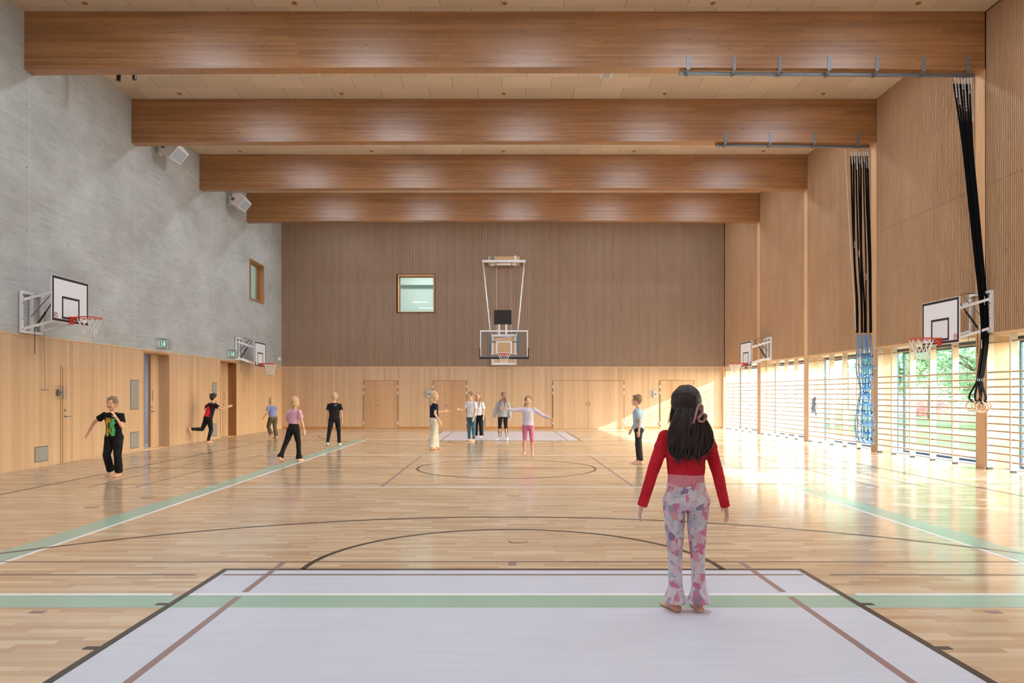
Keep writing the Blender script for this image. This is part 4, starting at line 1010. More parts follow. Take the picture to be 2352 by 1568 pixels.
def person(label, x, y, H, yaw, P, O, vox=.0065):
    """H standing height; local +y is the facing direction. P: pose, O: outfit"""
    u = H; lean = P.get('lean', 0.0); side = P.get('side', 0.0)
    T = Matrix.Rotation(side, 3, 'Y') @ Matrix.Rotation(-lean, 3, 'X')          # torso frame
    tw = Matrix.Rotation(P.get('twist', 0.0), 3, 'Z')
    pel = V(0, 0, 0)
    g = O.get('girth', 1.0)
    hipw = .052*u; shw = O.get('shw', .093)*u; lk = O.get('legk', .92); ak = .86
    hips = {s: pel+V(s*hipw, 0, -.012*u) for s in (-1, 1)}
    waist = pel+T@V(0, 0, .10*u); chest = pel+T@V(0, .0, .215*u); neck0 = pel+T@V(0, 0, .305*u)
    TT = T@tw
    sh = {s: pel+TT@V(s*shw, 0, .276*u) for s in (-1, 1)}
    hp = Matrix.Rotation(P.get('hyaw', 0.0), 3, 'Z') @ Matrix.Rotation(-(lean*.4+P.get('hpitch', 0.0)), 3, 'X') @ Matrix.Rotation(P.get('hroll', 0.0), 3, 'Y')
    headr = (.052*u+.006, .064*u+.006, .078*u)
    headc = neck0+T@V(0, 0, .045*u)+hp@V(0, .012*u, .068*u)
    J = {}
    for s, key_ in ((-1, 'l'), (1, 'r')):
        a, f = P[key_+'arm']; el = sh[s]+dirv(a)*.165*u; wr = el+dirv(f)*.145*u; J[key_+'a'] = (sh[s], el, wr, dirv(f))
        t, c = P[key_+'leg']; kn = hips[s]+dirv(t)*.235*u; an = kn+dirv(c)*.225*u; J[key_+'l'] = (hips[s], kn, an)
    def footdir(k):
        fd = P.get(k+'foot', (0, 1, 0)); return dirv(fd)
    # lowest point of the feet decides the pelvis height
    low = 9
    for k in 'lr':
        an = J[k+'l'][2]; fd = footdir(k); low = min(low, an.z-.040*u, (an+fd*.095*u).z-.022*u)
    dz = V(0, 0, -low)
    mvv = lambda p: p+dz
    hips = {s: mvv(p) for s, p in hips.items()}; sh = {s: mvv(p) for s, p in sh.items()}
    pel, waist, chest, neck0, headc = map(mvv, (pel, waist, chest, neck0, headc))
    J = {k: tuple(mvv(p) if i < 3 else p for i, p in enumerate(v)) for k, v in J.items()}
    cw = g*u
    # ---- body
    b = MB(); X_, Y_ = T@V(1, 0, 0), T@V(0, 1, 0); TX, TY = TT@V(1, 0, 0), TT@V(0, 1, 0)
    tor = [(pel-T@V(0, 0, .045*u), X_*.070*cw, Y_*.055*cw), (pel, X_*.088*cw, Y_*.066*cw), (pel+T@V(0, 0, .045*u), X_*.082*cw, Y_*.060*cw), (waist, X_*.070*cw, Y_*.052*cw),
           (pel+T@V(0, 0, .16*u), X_*.078*cw, Y_*.056*cw), (chest, TX*.090*cw, TY*.062*cw), (pel+TT@V(0, 0, .262*u), TX*.094*cw, TY*.058*cw), (pel+TT@V(0, 0, .295*u), TX*.066*cw, TY*.042*cw), (neck0+T@V(0, 0, .005*u), X_*.032*cw, Y_*.032*cw)]
    b.loft(tor)
    b.cap(neck0-T@V(0, 0, .02*u), headc-hp@V(0, .008*u, .045*u), .030*u, .028*u)
    b.ell(headc+hp@V(0, -.008*u, .012*u), headr, hp)                                    # skull
    b.ell(headc+hp@V(0, .012*u, -.028*u), (.040*u, .046*u, .050*u), hp)                 # jaw and face
    b.ell(headc+hp@V(0, .050*u, -.066*u), (.016*u, .012*u, .012*u), hp)                 # chin
    b.cap(headc+hp@V(0, .058*u, .004*u), headc+hp@V(0, .070*u, -.020*u), .006*u, .009*u, 8)  # nose
    for s in (-1, 1):
        b.ell(headc+hp@V(s*.055*u, -.004*u, -.010*u), (.006*u, .012*u, .018*u), hp)      # ears
        b.ell(headc+hp@V(s*.026*u, .044*u, -.026*u), (.016*u, .014*u, .016*u), hp)       # cheeks
    for k, s in (('l', -1), ('r', 1)):
        S, E, W_, fd = J[k+'a']
        b.cap(S.lerp(chest, .12), S.lerp(E, .25), .036*cw*ak, .034*cw*ak); b.cap(S, E, .032*cw*ak, .0245*cw*ak); b.cap(S.lerp(E, .25), S.lerp(E, .6), .031*cw*ak, .028*cw*ak)
        b.cap(E, W_, .0245*cw*ak, .0175*cw*ak); b.cap(E.lerp(W_, .1), E.lerp(W_, .4), .026*cw*ak, .022*cw*ak)
        # palms turn inwards: towards the body's mid-plane
        inw = V(-s, 0, 0); th = V(0, 1, 0) if abs(fd.y) < .75 else V(0, 0, 1)
        if k+'thumb' in P: th = V(*P[k+'thumb'])
        hand(b, W_, fd, inw, th, .098*u, P.get('curl', .35))
        Hh, K, A = J[k+'l']
        b.cap(Hh, K, .056*cw*lk, .035*cw*lk); b.cap(Hh.lerp(K, .1), Hh.lerp(K, .5), .057*cw*lk, .047*cw*lk)
        b.cap(K, A, .034*cw*lk, .021*cw); ax = (A-K).normalized(); back = V(0, -1, 0); b.cap(K.lerp(A, .15)+back*.008*u, K.lerp(A, .45)+back*.008*u, .034*cw*lk, .028*cw*lk)
        ff = footdir(k); up = V(0, 0, 1); rt = ff.cross(up).normalized(); upf = rt.cross(ff)
        heel = A-upf*.022*u-ff*.018*u; ball = A-upf*.028*u+ff*.078*u
        b.cap(A, heel, .021*u, .020*u); b.cap(heel, ball, .021*u, .016*u); b.cap(A, ball, .020*u, .013*u)
        b.ell(A-upf*.030*u+ff*.062*u, (.029*u, .036*u, .012*u), Matrix((rt, ff, upf)).transposed())
        for q in range(5):
            o_ = (-2+q)*.0105*u*(1 if s > 0 else -1); L = (.030, .026, .023, .019, .015)[q]*u
            p0 = ball+rt*o_-upf*.004*u; b.cap(p0, p0+ff*L, .0075*u if q == 0 else .0055*u, .0065*u if q == 0 else .005*u, 8)
    body = remesh(b, 'person', O.get('skin', M['skin']), None, vox, 3)
    body.location = (x, y, 0); body.rotation_euler = (0, 0, yaw)
    tag(body, label, 'person')
    # ---- face
    for s in (-1, 1):
        e = MB().ell(headc+hp@V(s*.0225*u, .0545*u, -.004*u), (.0085*u, .005*u, .0048*u), hp, 10, 8).build('eye', M['white'], body, smooth=True)
        MB().ell(headc+hp@V(s*.0225*u, .0590*u, -.004*u), (.0040*u, .0015*u, .0040*u), hp, 10, 6).build('iris', M['eye'], e, smooth=True)
        MB().tube([headc+hp@V(s*.012*u, .0600*u, .010*u), headc+hp@V(s*.022*u, .0600*u, .013*u), headc+hp@V(s*.033*u, .0545*u, .010*u)], .0016*u, 6).build('eyebrow', O['hair_m'], body)
    MB().ell(headc+hp@V(0, .0590*u, -.043*u), (.014*u, .004*u, .0045*u), hp, 12, 6).build('mouth', M['lip'], body, smooth=True)
    # ---- trousers
    f = O['trousers']; th_, kn_, hm = {'slim': (.003, .005, .006), 'straight': (.010, .018, .024), 'wide': (.016, .036, .046), 'flare': (.003, .003, .030), 'tight': (.001, .001, .001)}[f['cut']]
    b = MB(); zt = f.get('rise', .052)
    k_ = .008*u if f['cut'] != 'tight' else .004*u
    b.loft([(pel-T@V(0, 0, .050*u), X_*(.070*cw+k_), Y_*(.056*cw+k_)), (pel-T@V(0, 0, .02*u), X_*(.086*cw+k_), Y_*(.066*cw+k_)), (pel, X_*(.088*cw+k_), Y_*(.067*cw+k_)), (pel+T@V(0, 0, .03*u), X_*(.085*cw+k_), Y_*(.062*cw+k_)), (pel+T@V(0, 0, zt*u), X_*(.079*cw+k_*.7), Y_*(.058*cw+k_*.7))])
    for k, s in (('l', -1), ('r', 1)):
        Hh, K, A = J[k+'l']; e = f.get('length', .90); A2 = K.lerp(A, e)
        b.cap(Hh, K, .057*cw*lk+k_*.6+th_*u, .036*cw*lk+k_*.3+kn_*u*.6, 16); b.ell(Hh+V(0, -.012*u, .0), (.052*cw, .062*cw, .060*cw))
        ax = (A-K).normalized(); r1 = .036*cw*lk+k_*.3+kn_*u*.6; rm = .031*cw*lk+kn_*u; r2 = .024*cw+hm*u
        q1 = ax.cross(V(1, 0, 0)).normalized(); q2 = ax.cross(q1).normalized()
        rr = [(K-ax*.02*u, r1), (K, r1), (K.lerp(A2, .35), (r1+rm)/2), (K.lerp(A2, .65), rm*.6+r2*.4 if f['cut'] != 'flare' else rm*1.12), (A2, r2)]
        b.loft([(c+V(0, -.006*u, 0), q1*r*1.0, q2*r) for c, r in rr], 20)
    tr = remesh(b, f.get('name', 'trousers'), f['m'], body, vox*1.15, 4, f.get('fold', .010)*u/1.4, .10*u)
    # ---- top
    t = O['top']; b = MB(); hem = t.get('hem', .02); k_ = t.get('ease', .010)*u
    rings = []
    for zz, wx, wy, M_ in ((hem, .088 if hem < .06 else .077, .066 if hem < .06 else .056, T), ((hem+.16)/2, .080, .060, T), (.16, .081, .060, T), (.215, .092, .064, TT), (.262, .096, .060, TT), (.290, .070, .044, TT), (.306, .042, .036, TT)):
        cc = pel+M_@V(0, 0, zz*u); kk = k_*(1.25 if zz <= .16 else (.45 if zz > .28 else 1)); rings.append((cc, M_@V(1, 0, 0)*(wx*cw+kk), M_@V(0, 1, 0)*(wy*cw+kk)))
    b.loft(rings)
    for k in 'lr':
        S, E, W_, fd = J[k+'a']; e2 = t.get('ease_arm', .007)*u
        b.cap(S.lerp(chest, .15), S.lerp(E, .3), .037*cw*ak+e2*.7, .036*cw*ak+e2, 14)
        if t['sleeve'] == 'short':
            L = t.get('slen', .62); A_ = S.lerp(E, L); ax = (E-S).normalized(); q1 = ax.orthogonal().normalized(); q2 = ax.cross(q1)
            b.loft([(S-ax*.01*u, q1*(.036*cw*ak+e2), q2*(.036*cw*ak+e2)), (S.lerp(A_, .5), q1*(.037*cw*ak+e2*1.2), q2*(.037*cw*ak+e2*1.2)), (A_, q1*(.034*cw*ak+e2*1.9), q2*(.034*cw*ak+e2*1.9))], 16)
        else:
            ext = t.get('cuff', 1.0); W2 = E.lerp(W_, ext); ax = (W_-E).normalized(); q1 = ax.orthogonal().normalized(); q2 = ax.cross(q1)
            b.cap(S, E, .034*cw*ak+e2, .027*cw*ak+e2, 14)
            b.loft([(E-ax*.01*u, q1*(.026*cw*ak+e2), q2*(.026*cw*ak+e2)), (E.lerp(W2, .35), q1*(.026*cw*ak+e2), q2*(.026*cw*ak+e2)), (W2, q1*(.018*cw+e2*t.get('flare', 1.0)), q2*(.018*cw+e2*t.get('flare', 1.0)))], 16)
    tp = remesh(b, t.get('name', 'shirt'), t['m'], body, vox*1.15, 4, t.get('fold', .010)*u/1.4, .12*u)
    if 'under' in t:     # a second garment showing below a cropped top
        b = MB(); b.loft([(pel+T@V(0, 0, .045*u), X_*(.083*cw+.006*u), Y_*(.061*cw+.006*u)), (pel+T@V(0, 0, .08*u), X_*(.077*cw+.007*u), Y_*(.056*cw+.007*u)), (pel+T@V(0, 0, (hem+.03)*u), X_*(.076*cw+.006*u), Y_*(.056*cw+.006*u))])
        remesh(b, 'undershirt', t['under'], body, vox*1.15, 3, .006)
    # ---- hair
    hs = O['hair']; hm_ = O['hair_m']; b = MB(); r_ = random.Random(hash_(label))
    def hv(a, b_, c): return headc+hp@V(a*u, b_*u, c*u)
    b.ell(hv(0, -.016, .020), (headr[0]+(.013 if O.get('front') is False and hs == 'long' else .007)*u, headr[1]+.002*u, headr[2]*.96), hp, 18, 12)
    if hs == 'short':
        b.ell(hv(0, -.030, -.014), (.048*u, .042*u, .046*u), hp)
        for k in range(40):
            a = r_.uniform(0, 2*PI); p = hv(.048*math.cos(a), -.014+.055*math.sin(a), r_.uniform(.0 if math.sin(a) < .3 else .030, .075)); b.cap(p, p+hp@V(r_.gauss(0, .010)*u, r_.gauss(0, .010)*u, r_.gauss(-.006, .008)*u), .010*u, .004*u, 6)
    else:
        L = O.get('hair_len', .25); sp = O.get('hair_w', .060); dn = V(*O.get('hair_dir', (0, -.12, -1))).normalized()
        b.ell(hv(0, -.034, -.010), (.056*u, .044*u, .066*u), hp)
        base = hv(0, -.040, -.030)
        if hs == 'long':
            pr = [(0, .046, .034), (.25, .054, .032), (.5, sp*.98, .034), (.75, sp, .032), (.92, sp*.82, .026), (1.0, sp*.45, .014)]
            b.loft([(base+dn*L*u*t_+V(0, -.018*u*math.sin(PI*min(1, t_*1.1)), 0), V(1, 0, 0)*w_*u, V(0, 1, 0)*d_*u) for t_, w_, d_ in pr])
            for s in (-1, 1): b.cap(hv(s*.050, .004, .010), hv(s*.052, -.004, -.075), .014*u, .012*u); 
            if O.get('front', True):
                for s in (-1, 1):
                    a0 = hv(s*.050, .004, -.06); a1 = sh[s].lerp(chest, .40)+TT@V(0, .066*u, .03*u); a2 = chest+TT@V(s*.050*u, .074*u, -.045*u)
                    b.cap(a0, a1, .014*u, .013*u); b.cap(a1, a2, .014*u, .005*u)
        elif hs == 'pony':
            q = O.get('pony', ((.03, -.07, -.03), (.05, -.07, -.10))); 
            b.cap(hv(*q[0]), hv(*q[1]), .016*u, .009*u); b.ell(hv(0, -.062, -.01), .022*u)
        elif hs == 'loose':
            pr = [(0, .056, .038), (.35, .060, .036), (.7, sp, .03), (1.0, sp*.6, .016)]
            b.loft([(base+dn*L*u*t_, V(1, 0, 0)*w_*u, V(0, 1, 0)*d_*u) for t_, w_, d_ in pr])
            for s in (-1, 1): b.cap(hv(s*.050, .000, .015), hv(s*.054, -.006, -.07), .013*u, .012*u)
    hr = remesh(b, 'hair', hm_, body, vox, 3, .012*u/1.4, .035*u)
    if O.get('feet') in ('socks', 'shoes'):
        for k, s in (('l', -1), ('r', 1)):
            A = J[k+'l'][2]; K = J[k+'l'][1]; ff = footdir(k); up = V(0, 0, 1); rt = ff.cross(up).normalized(); upf = rt.cross(ff); b = MB()
            heel = A-upf*.020*u-ff*.020*u; ball = A-upf*.024*u+ff*.085*u
            b.cap(A.lerp(K, .12), A, .025*u, .026*u); b.cap(A, heel, .026*u, .024*u); b.cap(heel, ball, .026*u, .021*u); b.cap(A, ball, .024*u, .019*u); b.ell(A-upf*.026*u+ff*.082*u, (.034*u, .044*u, .018*u), Matrix((rt, ff, upf)).transposed())
            remesh(b, 'sock' if O['feet'] == 'socks' else 'shoe', O['feet_m'], body, vox, 3)
    return body, dict(headc=headc, hp=hp, J=J, chest=chest, T=T, TT=TT, pel=pel, u=u, sh=sh, waist=waist, hv=hv, top=tp, trousers=tr)
def hash_(s_): return sum(ord(c)*(i+1) for i, c in enumerate(s_))
def hair_mat(name, c, c2):
    t = NT(name); p = t.pos(); n = t.noise(t.scale(p, (90, 90, 7)), 1.0, 5, .6, .6); n2 = t.noise(p, 9, 3)
    t.bump(n, .9, .012); return t.set(t.mix(t.rng(t.math('ADD', n, t.math('MULTIPLY', n2, .4)), .45, .95, 0, 1), c, c2), .42, 0, .5)
HM = {'dark': hair_mat('dark_brown_hair', lin(26, 20, 22), lin(54, 42, 40)), 'brown': hair_mat('brown_hair', lin(92, 66, 50), lin(146, 110, 86)), 'black': hair_mat('black_hair', lin(22, 19, 20), lin(48, 42, 42)),
      'blond': hair_mat('blond_hair', lin(182, 148, 108), lin(224, 198, 160)), 'auburn': hair_mat('auburn_hair', lin(132, 82, 52), lin(186, 128, 88)), 'mouse': hair_mat('light_brown_hair', lin(118, 92, 68), lin(160, 132, 104))}
def cat_pants():
    t = NT('patchwork_print_leggings'); p0 = t.pos(); wob = t.n('ShaderNodeTexNoise'); t.put(wob.inputs['Vector'], p0); wob.inputs['Scale'].default_value = 14.0; wv = t.n('ShaderNodeVectorMath', operation='MULTIPLY_ADD'); t.put(wv.inputs[0], wob.outputs['Color']); wv.inputs[1].default_value = (.06, .06, .06); t.put(wv.inputs[2], p0); p = t.scale(wv.outputs[0], (1, 1, .8)); vo = t.vor(p, 26.0); d = vo.outputs['Distance']; r = t.white(vo.outputs['Position'])
    col = t.ramp(r, [(.0, lin(218, 212, 222)), (.34, lin(226, 222, 230)), (.36, lin(206, 112, 150)), (.50, lin(214, 140, 164)), (.52, lin(190, 198, 214)), (.66, lin(210, 206, 218)), (.68, lin(226, 160, 170)), (.80, lin(228, 224, 232)), (.93, lin(120, 84, 128)), (1, lin(222, 216, 226))])
    for e in col.node.color_ramp.elements: pass
    v2 = t.vor(p, 26.0, 'DISTANCE_TO_EDGE'); col = t.mix(t.rng(v2.outputs['Distance'],   .006, .024, .3, 0), col, lin(120, 116, 132))
    v3 = t.vor(p, 44.0); k = t.math('MULTIPLY', t.math('LESS_THAN', v3.outputs['Distance'], .17), t.math('GREATER_THAN', t.white(v3.outputs['Position']), .62))
    col = t.mix(t.math('MULTIPLY', k, .75), col, lin(74, 62, 84)); n = t.noise(p, 6, 2)
    col = t.mix(t.rng(n, .55, .75, 0, .5), col, lin(214, 130, 160)); t.bump(t.noise(t.scale(t.pos(), (9, 9, 4)), 1.0, 3), .4, .02)
    return t.set(col, .7, 0, .25)
def black_print(name, stops, cx, cz, hw, hh, base=lin(24, 24, 28), scale=9.0, front=1):
    """dark T-shirt cloth with a loose many-coloured patch; cx, cz patch centre in the garment's frame"""
    t = NT(name); x, y, z = t.xyz(t.pos()); n = t.noise(t.pos(), scale, 4, .7, 1.0)
    dx = t.math('DIVIDE', t.math('ABSOLUTE', t.math('SUBTRACT', x, cx)), hw); dz = t.math('DIVIDE', t.math('ABSOLUTE', t.math('SUBTRACT', z, cz)), hh)
    m = t.math('LESS_THAN', t.math('ADD', t.math('MAXIMUM', dx, dz), t.math('MULTIPLY', t.noise(t.pos(), 22, 3), .9)), 1.35)
    m = t.math('MULTIPLY', m, t.math('GREATER_THAN' if front > 0 else 'LESS_THAN', y, 0.0)); m = t.math('MULTIPLY', m, t.math('GREATER_THAN', n, .42))
    c = t.ramp(t.math('ADD', t.math('MULTIPLY', n, .7), t.math('MULTIPLY', t.math('DIVIDE', x, hw*4), .6)), stops)
    return t.set(t.mix(m, base, c), .85, 0, .2)
C = cloth
C_black, C_navy = C('black_cotton', lin(26, 26, 30), lin(36, 36, 40)), C('navy_knit', lin(30, 38, 66))
DOWN = (0, 0, -1)
# the girl in red, seen from behind
b1, q = person('person in cropped red sweater and patterned flared trousers, seen from behind, nearest the camera', 1.262, 4.87, 1.51, 0.0,
    dict(larm=((-.36, .02, -1), (-.30, .06, -1)), rarm=((.30, -.02, -1), (.26, .10, -1)), lleg=((.01, .03, -1), (.0, -.02, -1)), rleg=((.0, .02, -1), (.02, -.05, -1)), lfoot=(-.28, .9, 0), rfoot=(.12, 1, 0), hyaw=-.1, curl=.3),
    dict(top=dict(name='red_sweater', m=C('red_knit', lin(196, 30, 46), lin(214, 44, 58)), sleeve='long', hem=.105, ease=.006, ease_arm=.004, cuff=1.15, fold=.008, flare=1.0, under=C('pink_jersey', lin(214, 142, 152))),
         trousers=dict(name='flared_trousers', cut='flare', m=cat_pants(), length=1.0, rise=.075, fold=.006), legk=.84, shw=.093, girth=.98, hair='long', hair_m=HM['dark'], hair_len=.195, hair_w=.078, front=False, feet='bare'), vox=.0045)
u = q['u']; r_ = random.Random(5)
hb = MB(); base = q['hv'](0, -.05, -.02)
for k in range(190):       # loose wavy locks
    a = r_.uniform(-1, 1); w_ = r_.uniform(.3, 1.0); L = r_.uniform(.15, .235)*u; x0 = base+V(a*.034*u, -.012*u-r_.random()*.022*u*(1-abs(a)), r_.uniform(-.02, .02)*u)
    ph = r_.uniform(0, 6); amp = r_.uniform(.006, .018)*u
    pts = [x0+V(a*(.040+.024*w_)*u*math.sin(PI*.72*t_)+amp*math.sin(ph+t_*9)*t_, -.034*u*math.sin(PI*min(1, t_*.75))+amp*.6*math.cos(ph+t_*8)*t_, -L*t_) for t_ in [i/9 for i in range(10)]]
    hb.tube(pts, [.0052*u, .0075*u, .0085*u, .0085*u, .008*u, .0075*u, .0065*u, .005*u, .003*u, .0008*u], 5)
for k in range(36):        # wisps at the sides of the head
    s = -1 if k % 2 else 1; p0 = q['hv'](s*.050, r_.uniform(-.02, .01), r_.uniform(-.01, .03)); o_ = V(s*r_.uniform(.006, .030)*u, r_.uniform(-.02, .01)*u, 0)
    hb.tube([p0, p0+o_*.6+V(0, 0, -.03*u), p0+o_+V(0, 0, -.06*u), p0+o_*1.25+V(s*.006*u, 0, -.085*u)], [.004*u, .003*u, .002*u, .0005*u], 4)
hb.build('loose_locks', HM['dark'], b1, smooth=True)
bw = MB(); cc = q['hv'](.022, -.088, -.050)
bw.tube(smooth_path([cc+V(-.006, -.01, -.03)*u, cc+V(.004, -.018, .012)*u, cc+V(.016, -.02, .052)*u, cc+V(.030, -.018, .050)*u, cc+V(.030, -.016, .018)*u, cc+V(.012, -.012, -.012)*u], 4), [(.004*u, .012*u)]*21, 8, flat=(1, 0, 0))
bw.tube(smooth_path([cc+V(.010, -.016, -.005)*u, cc+V(.034, -.020, .016)*u, cc+V(.050, -.014, .006)*u, cc+V(.036, -.012, -.018)*u, cc+V(.014, -.014, -.014)*u], 4), [(.004*u, .011*u)]*17, 8, flat=(1, 0, 0))
bw.tube(smooth_path([cc+V(.0, -.014, -.01)*u, cc+V(-.022, -.016, -.04)*u, cc+V(-.034, -.010, -.058)*u], 4), [(.003*u, .010*u)]*9, 8, flat=(1, 0, 0))
bw.build('hair_scarf', C('dusty_pink_satin', lin(196, 150, 150)), b1, smooth=True)

RUN_A = dict(larm=((-.55, -.45, -.6), (-.35, .5, -.45)), rarm=((.35, .35, -.55), (-.35, .55, .75)))
def mid(px, py): d = FY(py); return PX(px, d), d
x, y = mid(262, 1094)
person('person in a black T-shirt with a bright print running barefoot towards the camera', x, y, 1.42, PI-.1,
    dict(lean=.06, hpitch=.1, rarm=((.80, .10, -.55), (.45, .10, -.85)), larm=((-.25, .25, -.8), (.28, .45, .85)), lleg=((-.06, .12, -1), (.0, -.10, -1)), rleg=((.06, .22, -1), (.05, -.45, -1)), rfoot=(0, .9, -.30)),
    dict(top=dict(m=black_print('black_cotton_bright_print', [(.18, lin(80, 200, 120)), (.30, lin(110, 220, 130)), (.36, lin(50, 60, 50)), (.42, lin(214, 206, 90)), (.50, lin(224, 150, 70)), (.62, lin(196, 84, 60))], 0, .90, .09, .17), sleeve='short', hem=-.02, ease=.014, fold=.016),
         trousers=dict(cut='straight', m=C_black, length=.95, fold=.02), hair='short', hair_m=HM['mouse'], shw=.105))
x, y = mid(478, 1017)
person('person in red and black sportswear running away barefoot near the oak wall', x, y, 1.52, -.75,
    dict(lean=.30, hpitch=-.1, larm=((-.75, -.25, -.45), (-.2, .55, -.6)), rarm=((.45, .45, -.5), (.25, .75, .30)), lleg=((.0, -.45, -1), (.0, -1.0, .05)), rleg=((.0, .16, -1), (.0, -.26, -1)), lfoot=(0, .3, -1)),
    dict(top=dict(m=black_print('red_and_black_jersey', [(.2, lin(206, 34, 44)), (.5, lin(226, 48, 58)), (.9, lin(180, 26, 36))], 0, .96, .15, .17, scale=3.0, front=-1, base=lin(44, 26, 32)), sleeve='short', hem=.0, ease=.014, fold=.016),
         trousers=dict(cut='slim', m=C_black, length=.97), hair='short', hair_m=HM['black']))
x, y = mid(627, 1006)
person('person in a blue top and olive trousers running left of the person in pink', x, y, 1.36, .9,
    dict(lean=.22, hpitch=-.1, larm=((-.35, -.30, -.8), (-.1, .5, -.5)), rarm=((.35, .35, -.7), (.2, .85, -.4)), lleg=((.0, .55, -.9), (.0, -.55, -1)), rleg=((.0, .02, -1), (.0, -.30, -1)), lfoot=(0, 1, -.1)),
    dict(top=dict(m=C('periwinkle_cotton', lin(128, 138, 190)), sleeve='short', hem=.01, ease=.016), trousers=dict(cut='straight', m=C('olive_cotton', lin(98, 88, 70)), length=.95), hair='short', hair_m=HM['blond']))
x, y = mid(674, 1059)
person('person in a pink cropped T-shirt and black flared trousers striding away', x, y, 1.41, -.45,
    dict(lean=.08, larm=((-.45, .10, -.9), (-.10, .62, -.45)), rarm=((.40, -.08, -.9), (.05, .30, -.9)), lleg=((-.10, -.42, -1), (-.05, -.50, -1)), rleg=((.04, .22, -1), (.04, .02, -1)), lfoot=(-.1, .8, -.45)),
    dict(top=dict(m=C('pink_rib_cotton', lin(214, 162, 186), lin(226, 178, 200)), sleeve='short', hem=.075, ease=.014, slen=.75), trousers=dict(name='flared_trousers', cut='flare', m=C_black, length=1.0, rise=.09, fold=.012), hair='loose', hair_m=HM['blond'], hair_len=.05, hair_w=.048))
x, y = mid(768, 1024)
b5, q = person('person with fair hair in black T-shirt and track pants walking away beside the green band', x, y, 1.49, .1,
    dict(lean=.02, larm=((-.22, .0, -1), (-.10, .10, -1)), rarm=((.26, .0, -1), (.06, .12, -1)), lleg=((-.16, -.16, -1), (-.12, -.30, -1)), rleg=((.12, .10, -1), (.05, -.04, -1)), lfoot=(-.1, .8, -.4)),
    dict(top=dict(m=C_black, sleeve='short', hem=.0, ease=.014, slen=.68), trousers=dict(cut='slim', m=C_black, length=.97), hair='short', hair_m=HM['blond'], feet='shoes', feet_m=plain('white_shoe', lin(206, 204, 204), .6)))
c_ = q['sh'][1].lerp(q['chest'], .6); MB().bar(c_+V(-.05, -.135, .02), c_+V(.03, -.135, .05), .01, .022, (0, -1, 0)).build('neck_print', M['white'], q['top'].parent)
x, y = mid(997, 1032)
person('person with long fair hair, navy top and wide beige trousers', x, y, 1.54, -1.15,
    dict(lean=.0, hyaw=-.1, larm=((-.10, .45, -.8), (.10, .85, .10)), rarm=((.16, -.15, -1), (.05, .50, -.8)), lleg=((-.02, .18, -1), (.0, .02, -1)), rleg=((.0, -.08, -1), (.0, -.20, -1))),
    dict(top=dict(m=C_navy, sleeve='short', hem=.05, ease=.010), trousers=dict(cut='wide', m=C('beige_linen', lin(204, 198, 184), lin(220, 214, 202)), length=.99, rise=.085, fold=.02), hair='long', hair_m=HM['blond'], hair_len=.16, hair_w=.046, front=False))
x, y = mid(1083, 1013)
person('person in a white T-shirt and blue jeans holding one forearm out to the left', x, y, 1.54, 2.45,
    dict(lean=.02, hpitch=.2, larm=((-.18, .0, -1), (.1, .3, -1)), rarm=((.15, .25, -.9), (.12, 1.0, .10)), lleg=((-.02, .02, -1), (.0, -.02, -1)), rleg=((.02, .08, -1), (.0, -.04, -1))),
    dict(top=dict(m=C('white_cotton', lin(222, 224, 232), lin(238, 238, 244)), sleeve='short', hem=-.02, ease=.016, slen=.75), trousers=dict(name='jeans', cut='slim', m=C('teal_denim', lin(62, 98, 118), lin(84, 122, 142)), length=.97), hair='short', hair_m=HM['mouse']))
x, y = mid(1092, 1004.5)
b8, q = person('person with long auburn hair, white T-shirt and black trousers, partly hidden behind another', x+.10, y, 1.50, 2.75,
    dict(lean=.0, hyaw=.2, larm=((-.26, .0, -1), (-.05, .20, -1)), rarm=((.15, .0, -1), (.05, .2, -1)), lleg=((-.06, .03, -1), (-.04, -.03, -1)), rleg=((.06, -.02, -1), (.04, -.06, -1))),
    dict(top=dict(m=C('white_cotton_shirt', lin(226, 226, 234), lin(240, 240, 246)), sleeve='short', hem=-.005, ease=.020, slen=.85), trousers=dict(cut='straight', m=C_black, length=.96), hair='long', hair_m=HM['auburn'], hair_len=.14, hair_w=.05))
pm = MB()
for k in range(9):
    p = q['chest']+V(r_.uniform(-.08, .08), .112, .02-r_.random()*.10); pm.ell(p, (.012, .004, .014), n=8, m=6)
pm.build('dark_shirt_print', C_navy, b8)
x, y = mid(1155, 1011)
person('person with long brown hair in a grey sweatshirt and black leggings, looking left', x, y, 1.52, PI-.15,
    dict(lean=.0, hyaw=-1.0, larm=((-.28, .0, -1), (-.10, .05, -1)), rarm=((.34, .0, -1), (.30, .06, -1)), lleg=((-.06, .03, -1), (-.10, -.03, -1)), rleg=((.06, .06, -1), (-.02, -.10, -1)), rfoot=(.7, .7, 0)),
    dict(top=dict(name='sweatshirt', m=C('grey_marl', lin(160, 162, 168), lin(182, 184, 192)), sleeve='long', hem=-.015, ease=.020, ease_arm=.016, cuff=1.12, fold=.02), trousers=dict(name='leggings', cut='tight', m=C('black_leggings', lin(32, 34, 42)), length=.94),
         hair='long', hair_m=HM['brown'], hair_len=.17, hair_w=.056, feet='socks', feet_m=C('white_sock', lin(224, 220, 232))))
x, y = mid(1213, 1049)
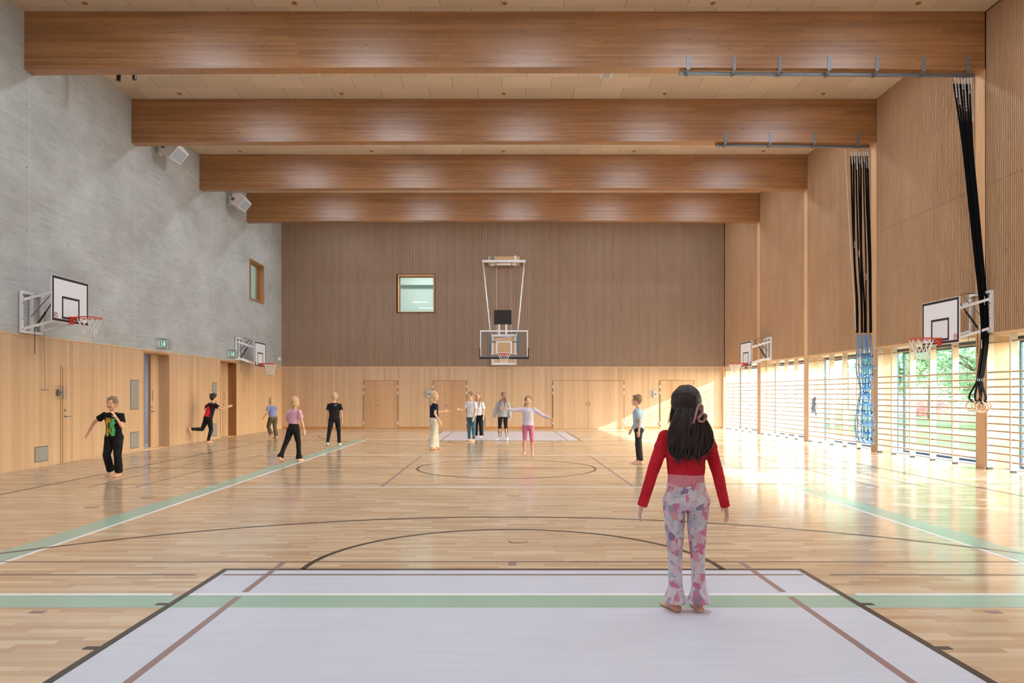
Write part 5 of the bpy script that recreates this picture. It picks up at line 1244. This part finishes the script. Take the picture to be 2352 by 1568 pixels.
person('person in a lilac top and pink leggings skipping towards the camera with arms out', x, y, 1.37, PI-.05,
    dict(lean=.0, hpitch=.05, rarm=((1, .15, -.12), (1, .15, .18)), larm=((-.9, .05, -.62), (-1, .1, -.42)), lleg=((-.05, .10, -1), (-.03, -.50, -1)), rleg=((.03, .03, -1), (.02, -.03, -1)), lfoot=(0, .6, -.8), rthumb=(0, .3, 1), lthumb=(0, .3, 1)),
    dict(top=dict(m=C('lilac_jersey', lin(206, 198, 222), lin(220, 212, 234)), sleeve='long', hem=.0, ease=.012, ease_arm=.008, cuff=.98), trousers=dict(name='leggings', cut='tight', m=C('pink_leggings', lin(206, 112, 156), lin(218, 132, 172)), length=.85, rise=.06),
         hair='pony', hair_m=HM['brown'], pony=((.04, -.05, -.05), (.065, -.04, -.10))))
x, y = mid(1467, 1065)
person('person in a light blue top walking beyond the person in the red sweater', x, y, 1.45, 1.25,
    dict(lean=.05, larm=((-.12, -.30, -1), (-.05, .10, -1)), rarm=((.15, .25, -1), (.05, .45, -.9)), lleg=((.0, -.05, -1), (.0, -.12, -1)), rleg=((.0, .10, -1), (.0, -.04, -1))),
    dict(top=dict(m=C('light_blue_cotton', lin(158, 184, 210), lin(178, 202, 224)), sleeve='short', hem=.0, ease=.012, slen=.8), trousers=dict(cut='slim', m=C('charcoal_cotton', lin(52, 50, 56)), length=.95), hair='short', hair_m=HM['mouse']))

# grey sweater hung over the wall bars
d = 21.72; o = empty('sweater', (XR+.005, d, 0), label='grey hooded sweater hung over the wall bars left of the blue net', cat='sweater')
b = MB(); zt = RZ[8]+.02
b.loft([(V(.00, 0, .93), V(0, .07, 0), V(.03, 0, 0)), (V(.0, .0, 1.05), V(0, .10, 0), V(.035, 0, 0)), (V(.0, 0, 1.22), V(0, .10, 0), V(.035, 0, 0)), (V(.01, 0, zt), V(0, .085, 0), V(.03, 0, 0)), (V(.03, 0, zt+.03), V(0, .07, 0), V(.03, 0, 0))])
b.cap((.0, .085, 1.25), (-.01, .12, 1.02), .038, .030).cap((-.01, .12, 1.02), (.0, .10, .90), .030, .024).cap((-.01, -.08, 1.24), (-.02, -.10, 1.00), .036, .030).cap((-.02, -.10, 1.0), (-.01, -.13, .86), .03, .022)
b.ell((-.02, 0, 1.29), (.045, .075, .06)).cap((.04, 0, zt+.03), (.075, 0, 1.08), .03, .025)
remesh(b, 'fabric', C('grey_fleece', lin(128, 136, 152), lin(160, 168, 184)), o, .008, 3, .03, .06)
